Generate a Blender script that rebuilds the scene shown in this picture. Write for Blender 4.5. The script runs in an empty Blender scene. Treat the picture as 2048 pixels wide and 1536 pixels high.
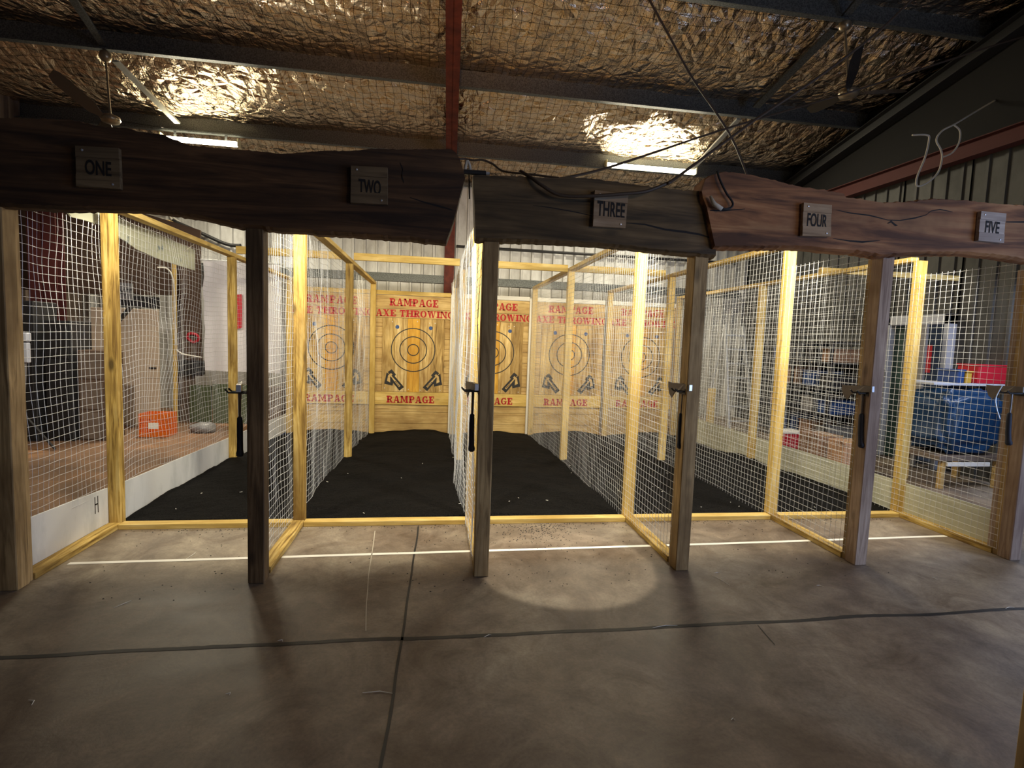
import bpy, bmesh, math, random
from mathutils import Vector, Matrix, noise
random.seed(7)
S = bpy.context.scene
COL = S.collection
# ------------------------------------------------------------------ camera
F_PX = 1052.46
CAMP = Vector((-.3413, -3.4291, 1.6025))
_yaw, _pit, _rol = .1467, -.0827, .0354
FWD = Vector((math.sin(_yaw) * math.cos(_pit), math.cos(_yaw) * math.cos(_pit), math.sin(_pit)))
_r0 = Vector((math.cos(_yaw), -math.sin(_yaw), 0)); _u0 = _r0.cross(FWD)
RGT = _r0 * math.cos(_rol) + _u0 * math.sin(_rol)
UPV = -_r0 * math.sin(_rol) + _u0 * math.cos(_rol)
cd = bpy.data.cameras.new('camera'); cam = bpy.data.objects.new('camera', cd); COL.objects.link(cam)
cd.sensor_width = 36; cd.lens = F_PX / 2048 * 36; cd.clip_start = .05; cd.clip_end = 100
M = Matrix((RGT, UPV, -FWD)).transposed().to_4x4(); M.translation = CAMP
cam.matrix_world = M
S.camera = cam
# ------------------------------------------------------------------ world, exposure
w = bpy.data.worlds.new('world'); S.world = w; w.use_nodes = True
w.node_tree.nodes['Background'].inputs[0].default_value = (.45, .55, .75, 1)
w.node_tree.nodes['Background'].inputs[1].default_value = .035
S.view_settings.view_transform = 'Standard'; S.view_settings.look = 'None'
S.view_settings.exposure = .3; S.view_settings.gamma = 1; S.view_settings.use_curve_mapping = False
# ------------------------------------------------------------------ lights that are not part of a visible lamp
def light(name, kind, loc, target, energy, color, size=None, size_y=None, spot=None, blend=.15):
    d = bpy.data.lights.new(name, kind); d.energy = energy; d.color = color
    if kind == 'AREA':
        d.size = size
        if size_y: d.shape = 'RECTANGLE'; d.size_y = size_y
    elif kind == 'SPOT':
        d.spot_size = math.radians(spot); d.spot_blend = blend; d.shadow_soft_size = size
    o = bpy.data.objects.new(name, d); COL.objects.link(o); o.location = loc
    o.rotation_euler = (Vector(target) - Vector(loc)).to_track_quat('-Z', 'Y').to_euler()
    return o
light('daylight_through_side_opening', 'AREA', (6.6, -3.4, 1.5), (1.0, -1.2, .3), 118, (.42, .60, 1.0), 3.0, 2.6)
light('daylight_through_back_doorway', 'AREA', (6.3, 1.2, 2.5), (5.2, 1.9, 0), 26, (.70, .78, 1.0), .8, .8)
light('added_warm_uplight', 'SPOT', (-.5, -2.6, 3.35), (-.4, 3.0, 5.65), 380, (1.0, .50, .20), .35, spot=56, blend=1)  # added unseen spot that warms and brightens the roof foil
light('added_front_light', 'AREA', (3.6, -4.6, 3.4), (1.6, -.6, .9), 27, (1.0, .80, .60), 1.2, .5)  # added area light, out of view, warming slab and post fronts
for i, xc in enumerate((-2.13, -.72, .72, 2.16, 3.56)):
    light('added_target_light', 'SPOT', (xc, 3.84, 2.62), (xc, 6.2, 1.45), 78, (1.0, .85, .54), .02, spot=92, blend=.5)  # added spots hidden behind the cross rails to brighten the targets
for i, (xc, e) in enumerate(((-2.13, 130), (-.72, 170), (.72, 170), (2.16, 150), (3.56, 130))):
    light('lane_flood', 'SPOT', (xc, .24, 2.60), (xc, 3.1, .40), e * .95, (1.0, .90, .68), .05, spot=118, blend=.35)
light('added_left_bay_light', 'SPOT', (-4.05, 2.6, 3.05), (-4.9, 5.9, .7), 150, (1.0, .88, .72), .05, spot=95, blend=.6)  # added spot, hidden by the slab, brightening the beige door and left bay
light('lane_downlight', 'SPOT', (.62, .22, 2.58), (.62, .17, 0), 150, (1.0, .92, .72), .03, spot=29, blend=.12)
# ------------------------------------------------------------------ pixel -> place
def _ray(x, y): return FWD + RGT * ((x - 1024) / F_PX) - UPV * ((y - 768) / F_PX)
def aY(x, y, Y):
    d = _ray(x, y); return CAMP + d * ((Y - CAMP.y) / d.y)
def aZ(x, y, Z=0.0):
    d = _ray(x, y); return CAMP + d * ((Z - CAMP.z) / d.z)
def aX(x, y, X):
    d = _ray(x, y); return CAMP + d * ((X - CAMP.x) / d.x)
# ------------------------------------------------------------------ materials
def mat(name, col=(.5, .5, .5), rough=.7, metal=0.0, emit=None, es=0, alpha=None, trans=0):
    m = bpy.data.materials.new(name); m.use_nodes = True
    b = m.node_tree.nodes['Principled BSDF']
    b.inputs['Base Color'].default_value = (*col, 1); b.inputs['Roughness'].default_value = rough
    b.inputs['Metallic'].default_value = metal
    if emit: b.inputs['Emission Color'].default_value = (*emit, 1); b.inputs['Emission Strength'].default_value = es
    if trans: b.inputs['Transmission Weight'].default_value = trans
    return m
class N:
    def __init__(s, m): s.t = m.node_tree; s.b = s.t.nodes['Principled BSDF']
    def n(s, typ, **kw):
        o = s.t.nodes.new(typ)
        for k, v in kw.items():
            if k.startswith('i_'): o.inputs[k[2:].replace('_', ' ')].default_value = v
            else: setattr(o, k, v)
        return o
    def l(s, a, b): s.t.links.new(a, b)
    def coords(s, scale, rnd=True):
        tc = s.n('ShaderNodeTexCoord'); mp = s.n('ShaderNodeMapping'); mp.inputs['Scale'].default_value = scale
        s.l(tc.outputs['Object'], mp.inputs['Vector'])
        if rnd:
            oi = s.n('ShaderNodeObjectInfo'); ml = s.n('ShaderNodeMath', operation='MULTIPLY'); ml.inputs[1].default_value = 37
            s.l(oi.outputs['Random'], ml.inputs[0]); s.l(ml.outputs[0], mp.inputs['Location'])
        return mp.outputs['Vector']
    def ramp(s, fac, stops):
        r = s.n('ShaderNodeValToRGB'); e = r.color_ramp.elements
        e[0].position, e[0].color = stops[0][0], (*stops[0][1], 1); e[1].position, e[1].color = stops[-1][0], (*stops[-1][1], 1)
        for p, c in stops[1:-1]:
            q = e.new(p); q.color = (*c, 1)
        s.l(fac, r.inputs[0]); return r.outputs[0]
    def noise(s, vec, scale, detail=5, rough=.55, dist=0):
        t = s.n('ShaderNodeTexNoise'); t.inputs['Scale'].default_value = scale; t.inputs['Detail'].default_value = detail
        t.inputs['Roughness'].default_value = rough; t.inputs['Distortion'].default_value = dist; s.l(vec, t.inputs['Vector']); return t.outputs[0]
    def mix(s, fac, a, b, typ='MIX'):
        m = s.n('ShaderNodeMix', data_type='RGBA', blend_type=typ)
        for sock, v in ((m.inputs[0], fac), (m.inputs[6], a), (m.inputs[7], b)):
            if hasattr(v, 'links'): s.l(v, sock)
            else: sock.default_value = v if isinstance(v, (int, float)) else (*v, 1)
        return m.outputs[2]
    def bump(s, h, strength, dist=.01):
        b = s.n('ShaderNodeBump'); b.inputs['Strength'].default_value = strength; b.inputs['Distance'].default_value = dist
        s.l(h, b.inputs['Height']); s.l(b.outputs[0], s.b.inputs['Normal']); return b
def wood(name, dark, mid, lite, axis='z', rough=.75, grain=28, knots=.5, bump=.4, contrast=1.0):
    m = mat(name, mid, rough); k = N(m)
    sc = {'x': (.07, 1, 1), 'y': (1, .07, 1), 'z': (1, 1, .07)}[axis]
    v = k.coords(sc)
    g = k.noise(v, grain, 6, .6, 1.2)
    c = k.ramp(g, [(.5 - .22 / contrast, dark), (.5, mid), (.5 + .2 / contrast, lite)])
    v2 = k.coords({'x': (.5, 1, 1), 'y': (1, .5, 1), 'z': (1, 1, .5)}[axis])
    big = k.noise(v2, 3.0, 4, .6)
    c = k.mix(k.ramp(big, [(.35, (0, 0, 0)), (.75, (1, 1, 1))]), c, dark)
    if knots:
        vo = k.n('ShaderNodeTexVoronoi'); vo.inputs['Scale'].default_value = 3.4
        k.l(k.coords({'x': (.55, 1.3, 1.3), 'y': (1.3, .55, 1.3), 'z': (1.3, 1.3, .55)}[axis]), vo.inputs['Vector'])
        f = k.ramp(vo.outputs['Distance'], [(.05, (knots,) * 3), (.13, (0, 0, 0))])
        c = k.mix(f, c, tuple(x * .22 for x in dark))
    k.l(c, k.b.inputs['Base Color']); k.bump(g, bump, .004)
    return m
PINE = ((.44, .28, .06), (.74, .53, .17), (.86, .68, .30))
M_pine = {a: wood('pine_' + a, *PINE, a) for a in 'xyz'}
M_pine_dk = {a: wood('weathered_pine_' + a, (.18, .10, .02), (.62, .41, .10), (.80, .60, .22), a, contrast=1.5, knots=.8) for a in 'xyz'}
M_post = wood('treated_post', (.20, .125, .05), (.58, .40, .18), (.74, .54, .27), 'z', contrast=1.1)
M_postd = wood('dark_treated_post', (.05, .028, .01), (.17, .10, .042), (.28, .18, .085), 'z', contrast=1.1)
M_postg = wood('grey_treated_post', (.22, .14, .10), (.46, .34, .25), (.60, .47, .37), 'z', contrast=1.1)
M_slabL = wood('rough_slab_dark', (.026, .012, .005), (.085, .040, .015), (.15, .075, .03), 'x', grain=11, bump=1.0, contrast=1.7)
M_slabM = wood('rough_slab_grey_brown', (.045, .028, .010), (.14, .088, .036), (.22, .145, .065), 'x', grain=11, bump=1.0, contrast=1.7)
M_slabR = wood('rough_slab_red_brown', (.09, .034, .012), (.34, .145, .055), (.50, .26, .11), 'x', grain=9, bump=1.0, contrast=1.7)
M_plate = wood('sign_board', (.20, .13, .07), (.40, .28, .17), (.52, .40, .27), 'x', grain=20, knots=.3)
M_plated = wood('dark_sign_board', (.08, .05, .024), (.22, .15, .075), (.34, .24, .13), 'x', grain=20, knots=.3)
M_plate5 = wood('sign_board_grey', (.28, .22, .19), (.50, .43, .38), (.66, .58, .52), 'x', grain=20, knots=.3)
M_tboard = wood('target_board', (.32, .19, .06), (.64, .45, .18), (.76, .57, .27), 'x', grain=20, knots=.5)
M_tface = [wood('target_plank_%d' % i, d, m_, l_, 'z', grain=26, contrast=1.4, knots=.7) for i, (d, m_, l_) in enumerate((
    ((.24, .13, .03), (.62, .43, .15), (.78, .58, .26)), ((.34, .20, .06), (.78, .58, .25), (.88, .70, .38)),
    ((.42, .20, .02), (.74, .40, .045), (.84, .52, .09)), ((.30, .17, .05), (.72, .51, .20), (.84, .65, .32)), ((.16, .085, .02), (.52, .34, .11), (.70, .50, .21))))]
M_red = mat('red_stencil_paint', (.38, .001, .008), .7)
M_black = mat('black_paint', (.012, .011, .012), .6)
M_ink = mat('black_burnt_lettering', (.008, .006, .006), .8)
M_wire = mat('galvanised_wire', (.74, .76, .79), .45, .3)
M_galv = mat('galvanised_steel', (.34, .36, .37), .5, .6)
M_galvLit = mat('lit_galvanised_strap', (.36, .36, .33), .5, .3)  # paler copy of the galvanised steel with lamplight in its colour
_k = N(M_galv); _g = _k.noise(_k.coords((1, 1, 1)), 60, 3); _k.l(_k.ramp(_g, [(.35, (.06, .065, .065)), (.65, (.15, .16, .16))]), _k.b.inputs['Base Color'])
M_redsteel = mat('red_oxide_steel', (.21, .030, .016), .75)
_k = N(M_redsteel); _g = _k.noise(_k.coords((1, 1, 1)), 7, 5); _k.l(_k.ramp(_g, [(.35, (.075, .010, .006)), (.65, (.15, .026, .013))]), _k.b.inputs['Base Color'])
M_white = mat('white_sheet', (.72, .73, .74), .6)
_k = N(M_white); _g = _k.noise(_k.coords((1, 1, .3)), 3, 6, .65); _k.l(_k.ramp(_g, [(.3, (.50, .53, .55)), (.55, (.76, .78, .80))]), _k.b.inputs['Base Color'])
M_cream = mat('cream_board', (.56, .56, .42), .65)
_k = N(M_cream); _g = _k.noise(_k.coords((1, 1, 1)), 4, 6); _k.l(_k.ramp(_g, [(.3, (.46, .46, .34)), (.65, (.62, .62, .48))]), _k.b.inputs['Base Color'])
M_whitep = mat('white_painted_timber', (.74, .73, .70), .6)
M_blk = mat('black_rubber', (.010, .010, .012), .75)
M_navy = mat('navy_grip_rubber', (.012, .016, .035), .65)
M_steel = mat('dark_axe_steel', (.16, .14, .13), .42, .8)
M_steelb = mat('bright_axe_steel', (.75, .76, .80), .3, .6)
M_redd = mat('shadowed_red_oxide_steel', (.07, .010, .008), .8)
M_wallshade = mat('black_wall_shade', (.005, .0045, .0045), .9)
M_dark = mat('dark_painted_metal', (.02, .02, .022), .5)
M_cable = mat('brown_cable_sheath', (.05, .032, .02), .6)
M_cord = mat('pale_cord', (.50, .46, .38), .8)
M_wcable = mat('white_cable_sheath', (.72, .70, .64), .6)
M_lamp = mat('lamp_diffuser', (1, 1, 1), .5, emit=(1.0, .90, .62), es=36)
M_lampbody = mat('lamp_housing', (.75, .70, .45), .5)
M_fan = mat('fan_enamel', (.035, .03, .026), .25, .2)
M_fanhub = mat('fan_hub_metal', (.30, .24, .16), .3, .7)
# corrugated sheet
M_corr = mat('corrugated_sheet', (.42, .41, .40), .55, .25)
_k = N(M_corr); _g = _k.noise(_k.coords((1.2, 1.2, .5)), 2.4, 7, .65); _k.l(_k.ramp(_g, [(.3, (.40, .39, .37)), (.6, (.68, .68, .67))]), _k.b.inputs['Base Color'])
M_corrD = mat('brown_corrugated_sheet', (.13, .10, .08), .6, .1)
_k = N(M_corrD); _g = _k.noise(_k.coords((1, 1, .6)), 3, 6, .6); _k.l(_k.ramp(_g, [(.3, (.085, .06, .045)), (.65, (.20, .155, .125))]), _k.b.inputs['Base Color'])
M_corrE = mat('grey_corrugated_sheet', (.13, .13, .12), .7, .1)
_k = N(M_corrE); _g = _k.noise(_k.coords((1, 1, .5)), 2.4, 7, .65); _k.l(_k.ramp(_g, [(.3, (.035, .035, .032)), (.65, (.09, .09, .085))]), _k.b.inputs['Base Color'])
M_corrG = mat('green_corrugated_sheet', (.09, .115, .06), .6, .1)
# roof foil
M_foil = mat('roof_foil', (.8, .72, .60), .3, 1.0); k = N(M_foil)
tc = k.n('ShaderNodeTexCoord'); v = tc.outputs['Object']
sx = k.n('ShaderNodeSeparateXYZ')
warp = k.n('ShaderNodeVectorMath', operation='ADD'); wn = k.n('ShaderNodeTexNoise'); wn.inputs['Scale'].default_value = 2.5
ws = k.n('ShaderNodeVectorMath', operation='SCALE'); ws.inputs['Scale'].default_value = .10
k.l(v, wn.inputs['Vector']); k.l(wn.outputs['Color'], ws.inputs[0]); k.l(v, warp.inputs[0]); k.l(ws.outputs[0], warp.inputs[1])
k.l(warp.outputs[0], sx.inputs[0])
def gridline(out, step, width):
    a = k.n('ShaderNodeMath', operation='MULTIPLY'); a.inputs[1].default_value = 1 / step; k.l(out, a.inputs[0])
    b = k.n('ShaderNodeMath', operation='FRACT'); k.l(a.outputs[0], b.inputs[0])
    c = k.n('ShaderNodeMath', operation='LESS_THAN'); c.inputs[1].default_value = width; k.l(b.outputs[0], c.inputs[0]); return c.outputs[0]
gx = gridline(sx.outputs[0], .115, .05); gy = gridline(sx.outputs[1], .115, .05)
mx = k.n('ShaderNodeMath', operation='MAXIMUM'); k.l(gx, mx.inputs[0]); k.l(gy, mx.inputs[1])
k.l(k.mix(mx.outputs[0], (.76, .61, .45), (.04, .028, .02)), k.b.inputs['Base Color'])
n1 = k.noise(k.coords((1.0, .6, 1), False), 4.2, 6, .56, 1.0)
n2 = k.n('ShaderNodeTexVoronoi'); n2.feature = 'DISTANCE_TO_EDGE'; n2.inputs['Scale'].default_value = 5; k.l(warp.outputs[0], n2.inputs['Vector'])
hs = k.n('ShaderNodeMath', operation='MULTIPLY'); hs.inputs[1].default_value = .75; k.l(n2.outputs['Distance'], hs.inputs[0])
ha = k.n('ShaderNodeMath', operation='ADD'); k.l(n1, ha.inputs[0]); k.l(hs.outputs[0], ha.inputs[1])
hf = k.noise(k.coords((1.0, .6, 1), False), 19, 4, .6, .8); hm = k.n('ShaderNodeMath', operation='MULTIPLY'); hm.inputs[1].default_value = .10; k.l(hf, hm.inputs[0])
hb_ = k.n('ShaderNodeMath', operation='ADD'); k.l(ha.outputs[0], hb_.inputs[0]); k.l(hm.outputs[0], hb_.inputs[1])
k.bump(hb_.outputs[0], .8, .13); k.l(k.ramp(k.noise(k.coords((1, 1, 1), False), 1.3, 4), [(.35, (.12, .12, .12)), (.65, (.22, .22, .22))]), k.b.inputs['Roughness'])
# concrete
M_conc = mat('stained_concrete', (.3, .26, .22), .62); k = N(M_conc)
v = k.coords((1, 1, 1), False)
a = k.noise(v, .9, 8, .62, .6); b_ = k.noise(v, 5, 8, .68, .4); f = k.noise(v, 60, 3, .6)
c = k.ramp(a, [(.30, (.14, .10, .075)), (.48, (.29, .24, .195)), (.66, (.47, .425, .355))])
c = k.mix(.8, c, k.ramp(k.noise(v, 2.3, 7, .7, 1.5), [(.34, (.48, .40, .34)), (.5, (.82, .78, .74)), (.68, (1.15, 1.12, 1.05))]), 'MULTIPLY')
c = k.mix(.6, c, k.ramp(b_, [(.3, (.36, .31, .28)), (.5, (.62, .58, .54)), (.72, (.95, .90, .82))]), 'MULTIPLY')
c = k.mix(.35, c, k.ramp(f, [(.3, (.45, .45, .45)), (.6, (1, 1, 1))]), 'MULTIPLY')
c = k.mix(k.ramp(k.noise(v, 11, 4, .7), [(.70, (0, 0, 0)), (.78, (.6, .6, .6))]), c, (.06, .05, .04))
k.l(c, k.b.inputs['Base Color']); k.bump(b_, .25, .01)
k.l(k.ramp(a, [(.3, (.42, .42, .42)), (.7, (.68, .68, .68))]), k.b.inputs['Roughness'])
M_dirt = mat('red_brown_floor', (.2, .1, .05), .8); k = N(M_dirt); v = k.coords((1, 1, 1), False)
k.l(k.mix(.5, k.ramp(k.noise(v, 1.6, 7, .65), [(.3, (.13, .075, .045)), (.55, (.24, .135, .075)), (.72, (.40, .20, .085))]), k.ramp(k.noise(v, 40, 3), [(.3, (.5, .5, .5)), (.6, (1, 1, 1))]), 'MULTIPLY'), k.b.inputs['Base Color'])
M_sand = mat('black_rubber_crumb', (.012, .012, .013), .85); k = N(M_sand); v = k.coords((1, 1, 1), False)
s_ = k.noise(v, 90, 4, .7); k.l(k.ramp(s_, [(.38, (.0015, .0015, .002)), (.66, (.019, .018, .018))]), k.b.inputs['Base Color'])
s2_ = k.noise(v, 9, 6, .7); sa_ = k.n('ShaderNodeMath', operation='MULTIPLY_ADD'); sa_.inputs[1].default_value = 4; k.l(s2_, sa_.inputs[0]); k.l(s_, sa_.inputs[2]); k.bump(sa_.outputs[0], .9, .02)
M_sand.node_tree.nodes['Principled BSDF'].inputs['Specular IOR Level'].default_value = .08
M_beige = mat('beige_door_panel', (.56, .45, .34), .7)
M_cardb = mat('cardboard', (.44, .25, .14), .85); M_cardd = mat('brown_cardboard', (.26, .15, .09), .85)
M_orange = mat('orange_plastic', (.78, .17, .012), .5)
M_alu = mat('aluminium', (.72, .74, .76), .35, .6)
M_bluet = mat('blue_tarpaulin', (.005, .035, .10), .38)
M_grey = mat('grey_metal', (.25, .25, .26), .5, .3); M_greyL = mat('pale_grey_paint', (.50, .53, .60), .5)
M_dgreen = mat('dark_green_paint', (.022, .055, .045), .5)
M_redpl = mat('red_plastic', (.5, .012, .03), .45); M_yel = mat('yellow_plastic', (.55, .33, .04), .5); M_bluep = mat('blue_plastic', (.015, .05, .18), .5)
M_bluedot = mat('blue_spot_paint', (.015, .06, .22), .6)
M_wline = mat('worn_white_floor_paint', (.92, .90, .84), .6)
M_banner = mat('cream_banner', (.62, .64, .50), .7); k = N(M_banner)
k.l(k.ramp(k.noise(k.coords((1, 1, 1)), 7, 4), [(.62, (.62, .64, .50)), (.72, (.20, .26, .30))]), k.b.inputs['Base Color'])
M_sheet = mat('white_vinyl_sheet', (.74, .73, .78), .55)
M_brownwall = mat('brown_lining', (.10, .062, .042), .8)
M_glass = mat('clear_plastic', (.8, .85, .85), .15, trans=.6)
# ------------------------------------------------------------------ mesh helpers
class MB:
    def __init__(s): s.v = []; s.f = []
    def add(s, vs, fs):
        n = len(s.v); s.v += [tuple(p) for p in vs]; s.f += [tuple(i + n for i in f) for f in fs]; return s
    def box(s, a, b):
        (x0, y0, z0), (x1, y1, z1) = a, b
        x0, x1 = min(x0, x1), max(x0, x1); y0, y1 = min(y0, y1), max(y0, y1); z0, z1 = min(z0, z1), max(z0, z1)
        return s.add([(x0, y0, z0), (x1, y0, z0), (x1, y1, z0), (x0, y1, z0), (x0, y0, z1), (x1, y0, z1), (x1, y1, z1), (x0, y1, z1)],
                     [(3, 2, 1, 0), (4, 5, 6, 7), (0, 1, 5, 4), (1, 2, 6, 5), (2, 3, 7, 6), (3, 0, 4, 7)])
    def bbox(s, a, b, c=.004):
        """box with chamfered edges"""
        bm = bmesh.new(); t = MB().box(a, b); vs = [bm.verts.new(p) for p in t.v]
        for f in t.f: bm.faces.new([vs[i] for i in f])
        bmesh.ops.bevel(bm, geom=bm.edges[:], offset=c, segments=1, affect='EDGES')
        bm.verts.index_update(); s.add([v.co for v in bm.verts], [[v.index for v in f.verts] for f in bm.faces]); bm.free(); return s
    def beam(s, p, q, w, h, up=(0, 0, 1)):
        p, q = Vector(p), Vector(q); d = (q - p).normalized(); sd = d.cross(Vector(up)).normalized(); u = sd.cross(d)
        vs = []
        for o in (p, q):
            for a, b in ((-1, -1), (1, -1), (1, 1), (-1, 1)): vs.append(o + sd * a * w / 2 + u * b * h / 2)
        return s.add(vs, [(0, 3, 2, 1), (4, 5, 6, 7), (0, 1, 5, 4), (1, 2, 6, 5), (2, 3, 7, 6), (3, 0, 4, 7)])
    def tube(s, pts, r, n=8, cap=True):
        pts = [Vector(p) for p in pts]; rs = r if isinstance(r, (list, tuple)) else [r] * len(pts)
        d0 = (pts[1] - pts[0]).normalized(); ref = Vector((0, 0, 1)) if abs(d0.z) < .9 else Vector((1, 0, 0))
        u = d0.cross(ref).normalized(); vs = []; fs = []
        for i, p in enumerate(pts):
            d = (pts[min(i + 1, len(pts) - 1)] - pts[max(i - 1, 0)]).normalized()
            u = (u - d * u.dot(d)).normalized(); w_ = d.cross(u)
            for k_ in range(n):
                a_ = 2 * math.pi * k_ / n; vs.append(p + (u * math.cos(a_) + w_ * math.sin(a_)) * rs[i])
        for i in range(len(pts) - 1):
            for k_ in range(n):
                fs.append((i * n + k_, i * n + (k_ + 1) % n, (i + 1) * n + (k_ + 1) % n, (i + 1) * n + k_))
        if cap: fs += [tuple(range(n - 1, -1, -1)), tuple(range((len(pts) - 1) * n, len(pts) * n))]
        return s.add(vs, fs)
    def prism(s, poly, y0, y1, axis='y'):
        """poly of 2D points extruded; axis y: (x,z) ; x: (y,z) ; z: (x,y)"""
        def mk(p, t): return {'y': (p[0], t, p[1]), 'x': (t, p[0], p[1]), 'z': (p[0], p[1], t)}[axis]
        n = len(poly); vs = [mk(p, y0) for p in poly] + [mk(p, y1) for p in poly]
        return s.add(vs, [tuple(range(n - 1, -1, -1)), tuple(range(n, 2 * n))] + [(i, (i + 1) % n, (i + 1) % n + n, i + n) for i in range(n)])
    def lathe(s, prof, c=(0, 0, 0), n=24, axis='z'):
        vs = []; fs = []
        for r, h in prof:
            for k_ in range(n):
                a_ = 2 * math.pi * k_ / n; p = (r * math.cos(a_), r * math.sin(a_), h)
                if axis == 'y': p = (p[0], p[2], p[1])
                vs.append((p[0] + c[0], p[1] + c[1], p[2] + c[2]))
        for i in range(len(prof) - 1):
            for k_ in range(n): fs.append((i * n + k_, i * n + (k_ + 1) % n, (i + 1) * n + (k_ + 1) % n, (i + 1) * n + k_))
        fs += [tuple(range(n - 1, -1, -1)), tuple(range((len(prof) - 1) * n, len(prof) * n))]
        return s.add(vs, fs)
    def build(s, name, m, parent=None, smooth=False, org=None):
        me = bpy.data.meshes.new(name)
        o = bpy.data.objects.new(name, me); COL.objects.link(o)
        off = Vector((0, 0, 0))
        if parent is not None:
            o.parent = parent; off = Vector(parent.get('_o', (0, 0, 0)))
        elif org: off = Vector(org); o.location = off
        me.from_pydata([Vector(p) - off for p in s.v], [], s.f); me.update()
        bm = bmesh.new(); bm.from_mesh(me); bmesh.ops.recalc_face_normals(bm, faces=bm.faces[:]) if len(s.f) < 40000 else None
        bm.to_mesh(me); bm.free()
        me.materials.append(m)
        if smooth:
            for p in me.polygons: p.use_smooth = True
        o['_o'] = tuple(off)
        return o
def tag(o, label=None, cat=None, group=None, kind=None):
    if label: o['label'] = label
    if cat: o['category'] = cat
    if group: o['group'] = group
    if kind: o['kind'] = kind
    return o
def thing(name, label, cat, loc, group=None):
    o = bpy.data.objects.new(name, None); COL.objects.link(o); o.location = loc; o.empty_display_size = .1
    o['_o'] = tuple(loc); return tag(o, label, cat, group)
def struct(o): o['kind'] = 'structure'; return o
def smooth_path(pts, n=8):
    pts = [Vector(p) for p in pts]; P = [pts[0]] + pts + [pts[-1]]; out = []
    for i in range(1, len(P) - 2):
        for j in range(n):
            t = j / n; a, b, c, d = P[i - 1], P[i], P[i + 1], P[i + 2]
            out.append(.5 * ((2 * b) + (c - a) * t + (2 * a - 5 * b + 4 * c - d) * t * t + (3 * b - a - 3 * c + d) * t ** 3))
    out.append(pts[-1]); return out
def nz(x, y=0, z=0): return noise.noise(Vector((x, y, z)))
# ------------------------------------------------------------------ key dimensions
XP = {1: -2.836, 2: -1.437, 3: 0.0, 4: 1.444, 5: 2.879, 6: 4.256}
DM, DT, DB = 1.062, 3.53, 6.22
HR = 2.50
def slope(Y): return 5.5 - .19 * (Y - 2.6)           # underside of the rafters
XL, XR, YB, YF = -7.2, 6.75, 8.0, -6.0
# ------------------------------------------------------------------ the setting
def ground():
    m = MB(); t = .12
    X1, X6 = XP[1] - .05, XP[6] + .05; J = -.48
    m.box((X1, YF, -t), (XR + .3, DM, 0)); m.box((X6, DM, -t), (XR + .3, YB + .1, 0)); m.box((XL - .3, YF, -t), (X1, .35, 0))
    struct(m.build('floor', M_conc))
    struct(MB().box((XL - .3, .35, -t), (X1, YB + .1, 0)).build('floor', M_dirt))
    struct(MB().box((X1, DM, -.45), (X6, YB + .1, -.40)).build('floor', M_dirt))
ground()
def strip(name, pts, w0, jit, m, z=.0015, seed=0):
    pts = [Vector(p) for p in pts]; path = []
    for a, b in zip(pts, pts[1:]):
        n = max(2, int((b - a).length / .04))
        path += [a.lerp(b, i / n) for i in range(n)]
    path.append(pts[-1]); vs = []; fs = []
    for i, p in enumerate(path):
        d = (path[min(i + 1, len(path) - 1)] - path[max(0, i - 1)]).normalized(); s_ = Vector((-d.y, d.x, 0))
        off = nz(i * .08, seed) * jit * 1.2
        for sg in (-1, 1):
            q = p + s_ * (off + sg * (w0 / 2 * (1 + 1.2 * jit * 40 * abs(nz(i * .37, sg * 3 + seed))))); vs.append((q.x, q.y, z))
    n = len(path); fs = [(2 * i, 2 * i + 2, 2 * i + 3, 2 * i + 1) for i in range(n - 1)]
    return MB().add(vs, fs).build(name, m)
struct(strip('floor_joint', [(-7, -.695, 0), (-.55, -.70, 0), (.1, -.71, 0), (6.7, -.68, 0)], .026, .018, M_black, seed=1))
struct(strip('floor_joint', [(-.45, DM - .08, 0), (-.48, -.7, 0), (-.51, -1.6, 0), (-.53, -5.9, 0)], .013, .007, M_black, seed=5))
struct(strip('floor_joint', [aZ(1515, 1250), aZ(1530, 1268), aZ(1550, 1290)], .005, .006, M_black, seed=9))
tag(strip('throwing_line', [(-2.75, .385, 0), (-.2, .432, 0), (2.0, .47, 0), (4.20, .527, 0)], .036, .002, M_wline, .002), 'long straight white foul line painted across the floor behind the row of posts', 'line')
tag(strip('chalk_line', [aZ(750, 1062), aZ(738, 1150), aZ(733, 1205), aZ(732, 1262)], .0055, .006, M_cord, .002, 3), 'faint short chalk line running towards the camera across the white foul line', 'line')
# roof foil, sagging between the purlins
PUR = [(-1.0), (.9), 2.80, 4.75, 6.62, 7.75]
def pz(Y): return 5.7 - .19 * (Y - 2.6)               # underside of purlins
def foil():
    vs = []; nx, ny = 150, 150; x0, x1, y0, y1 = XL, XR, -5, YB + .05
    for j in range(ny + 1):
        Y = y0 + (y1 - y0) * j / ny
        for i in range(nx + 1):
            X = x0 + (x1 - x0) * i / nx
            sp = 1.92; ph = ((Y - 2.80) / sp) % 1.0; sag = .175 * math.sin(math.pi * ph) ** 1.0
            z = pz(Y) + .268 - sag + .03 * nz(X * 1.6, Y * 1.1) + .014 * nz(X * 5, Y * 3.3, 4)
            vs.append((X, Y, z))
    fs = [(j * (nx + 1) + i, j * (nx + 1) + i + 1, (j + 1) * (nx + 1) + i + 1, (j + 1) * (nx + 1) + i) for j in range(ny) for i in range(nx)]
    return MB().add(vs, fs).build('ceiling', M_foil, smooth=True)
struct(foil())
struct(MB().add([(XL, -5, pz(-5) + .42), (XR, -5, pz(-5) + .42), (XR, YB + .1, pz(YB) + .40), (XL, YB + .1, pz(YB) + .40)], [(0, 1, 2, 3)]).build('ceiling', M_galv))
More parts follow.
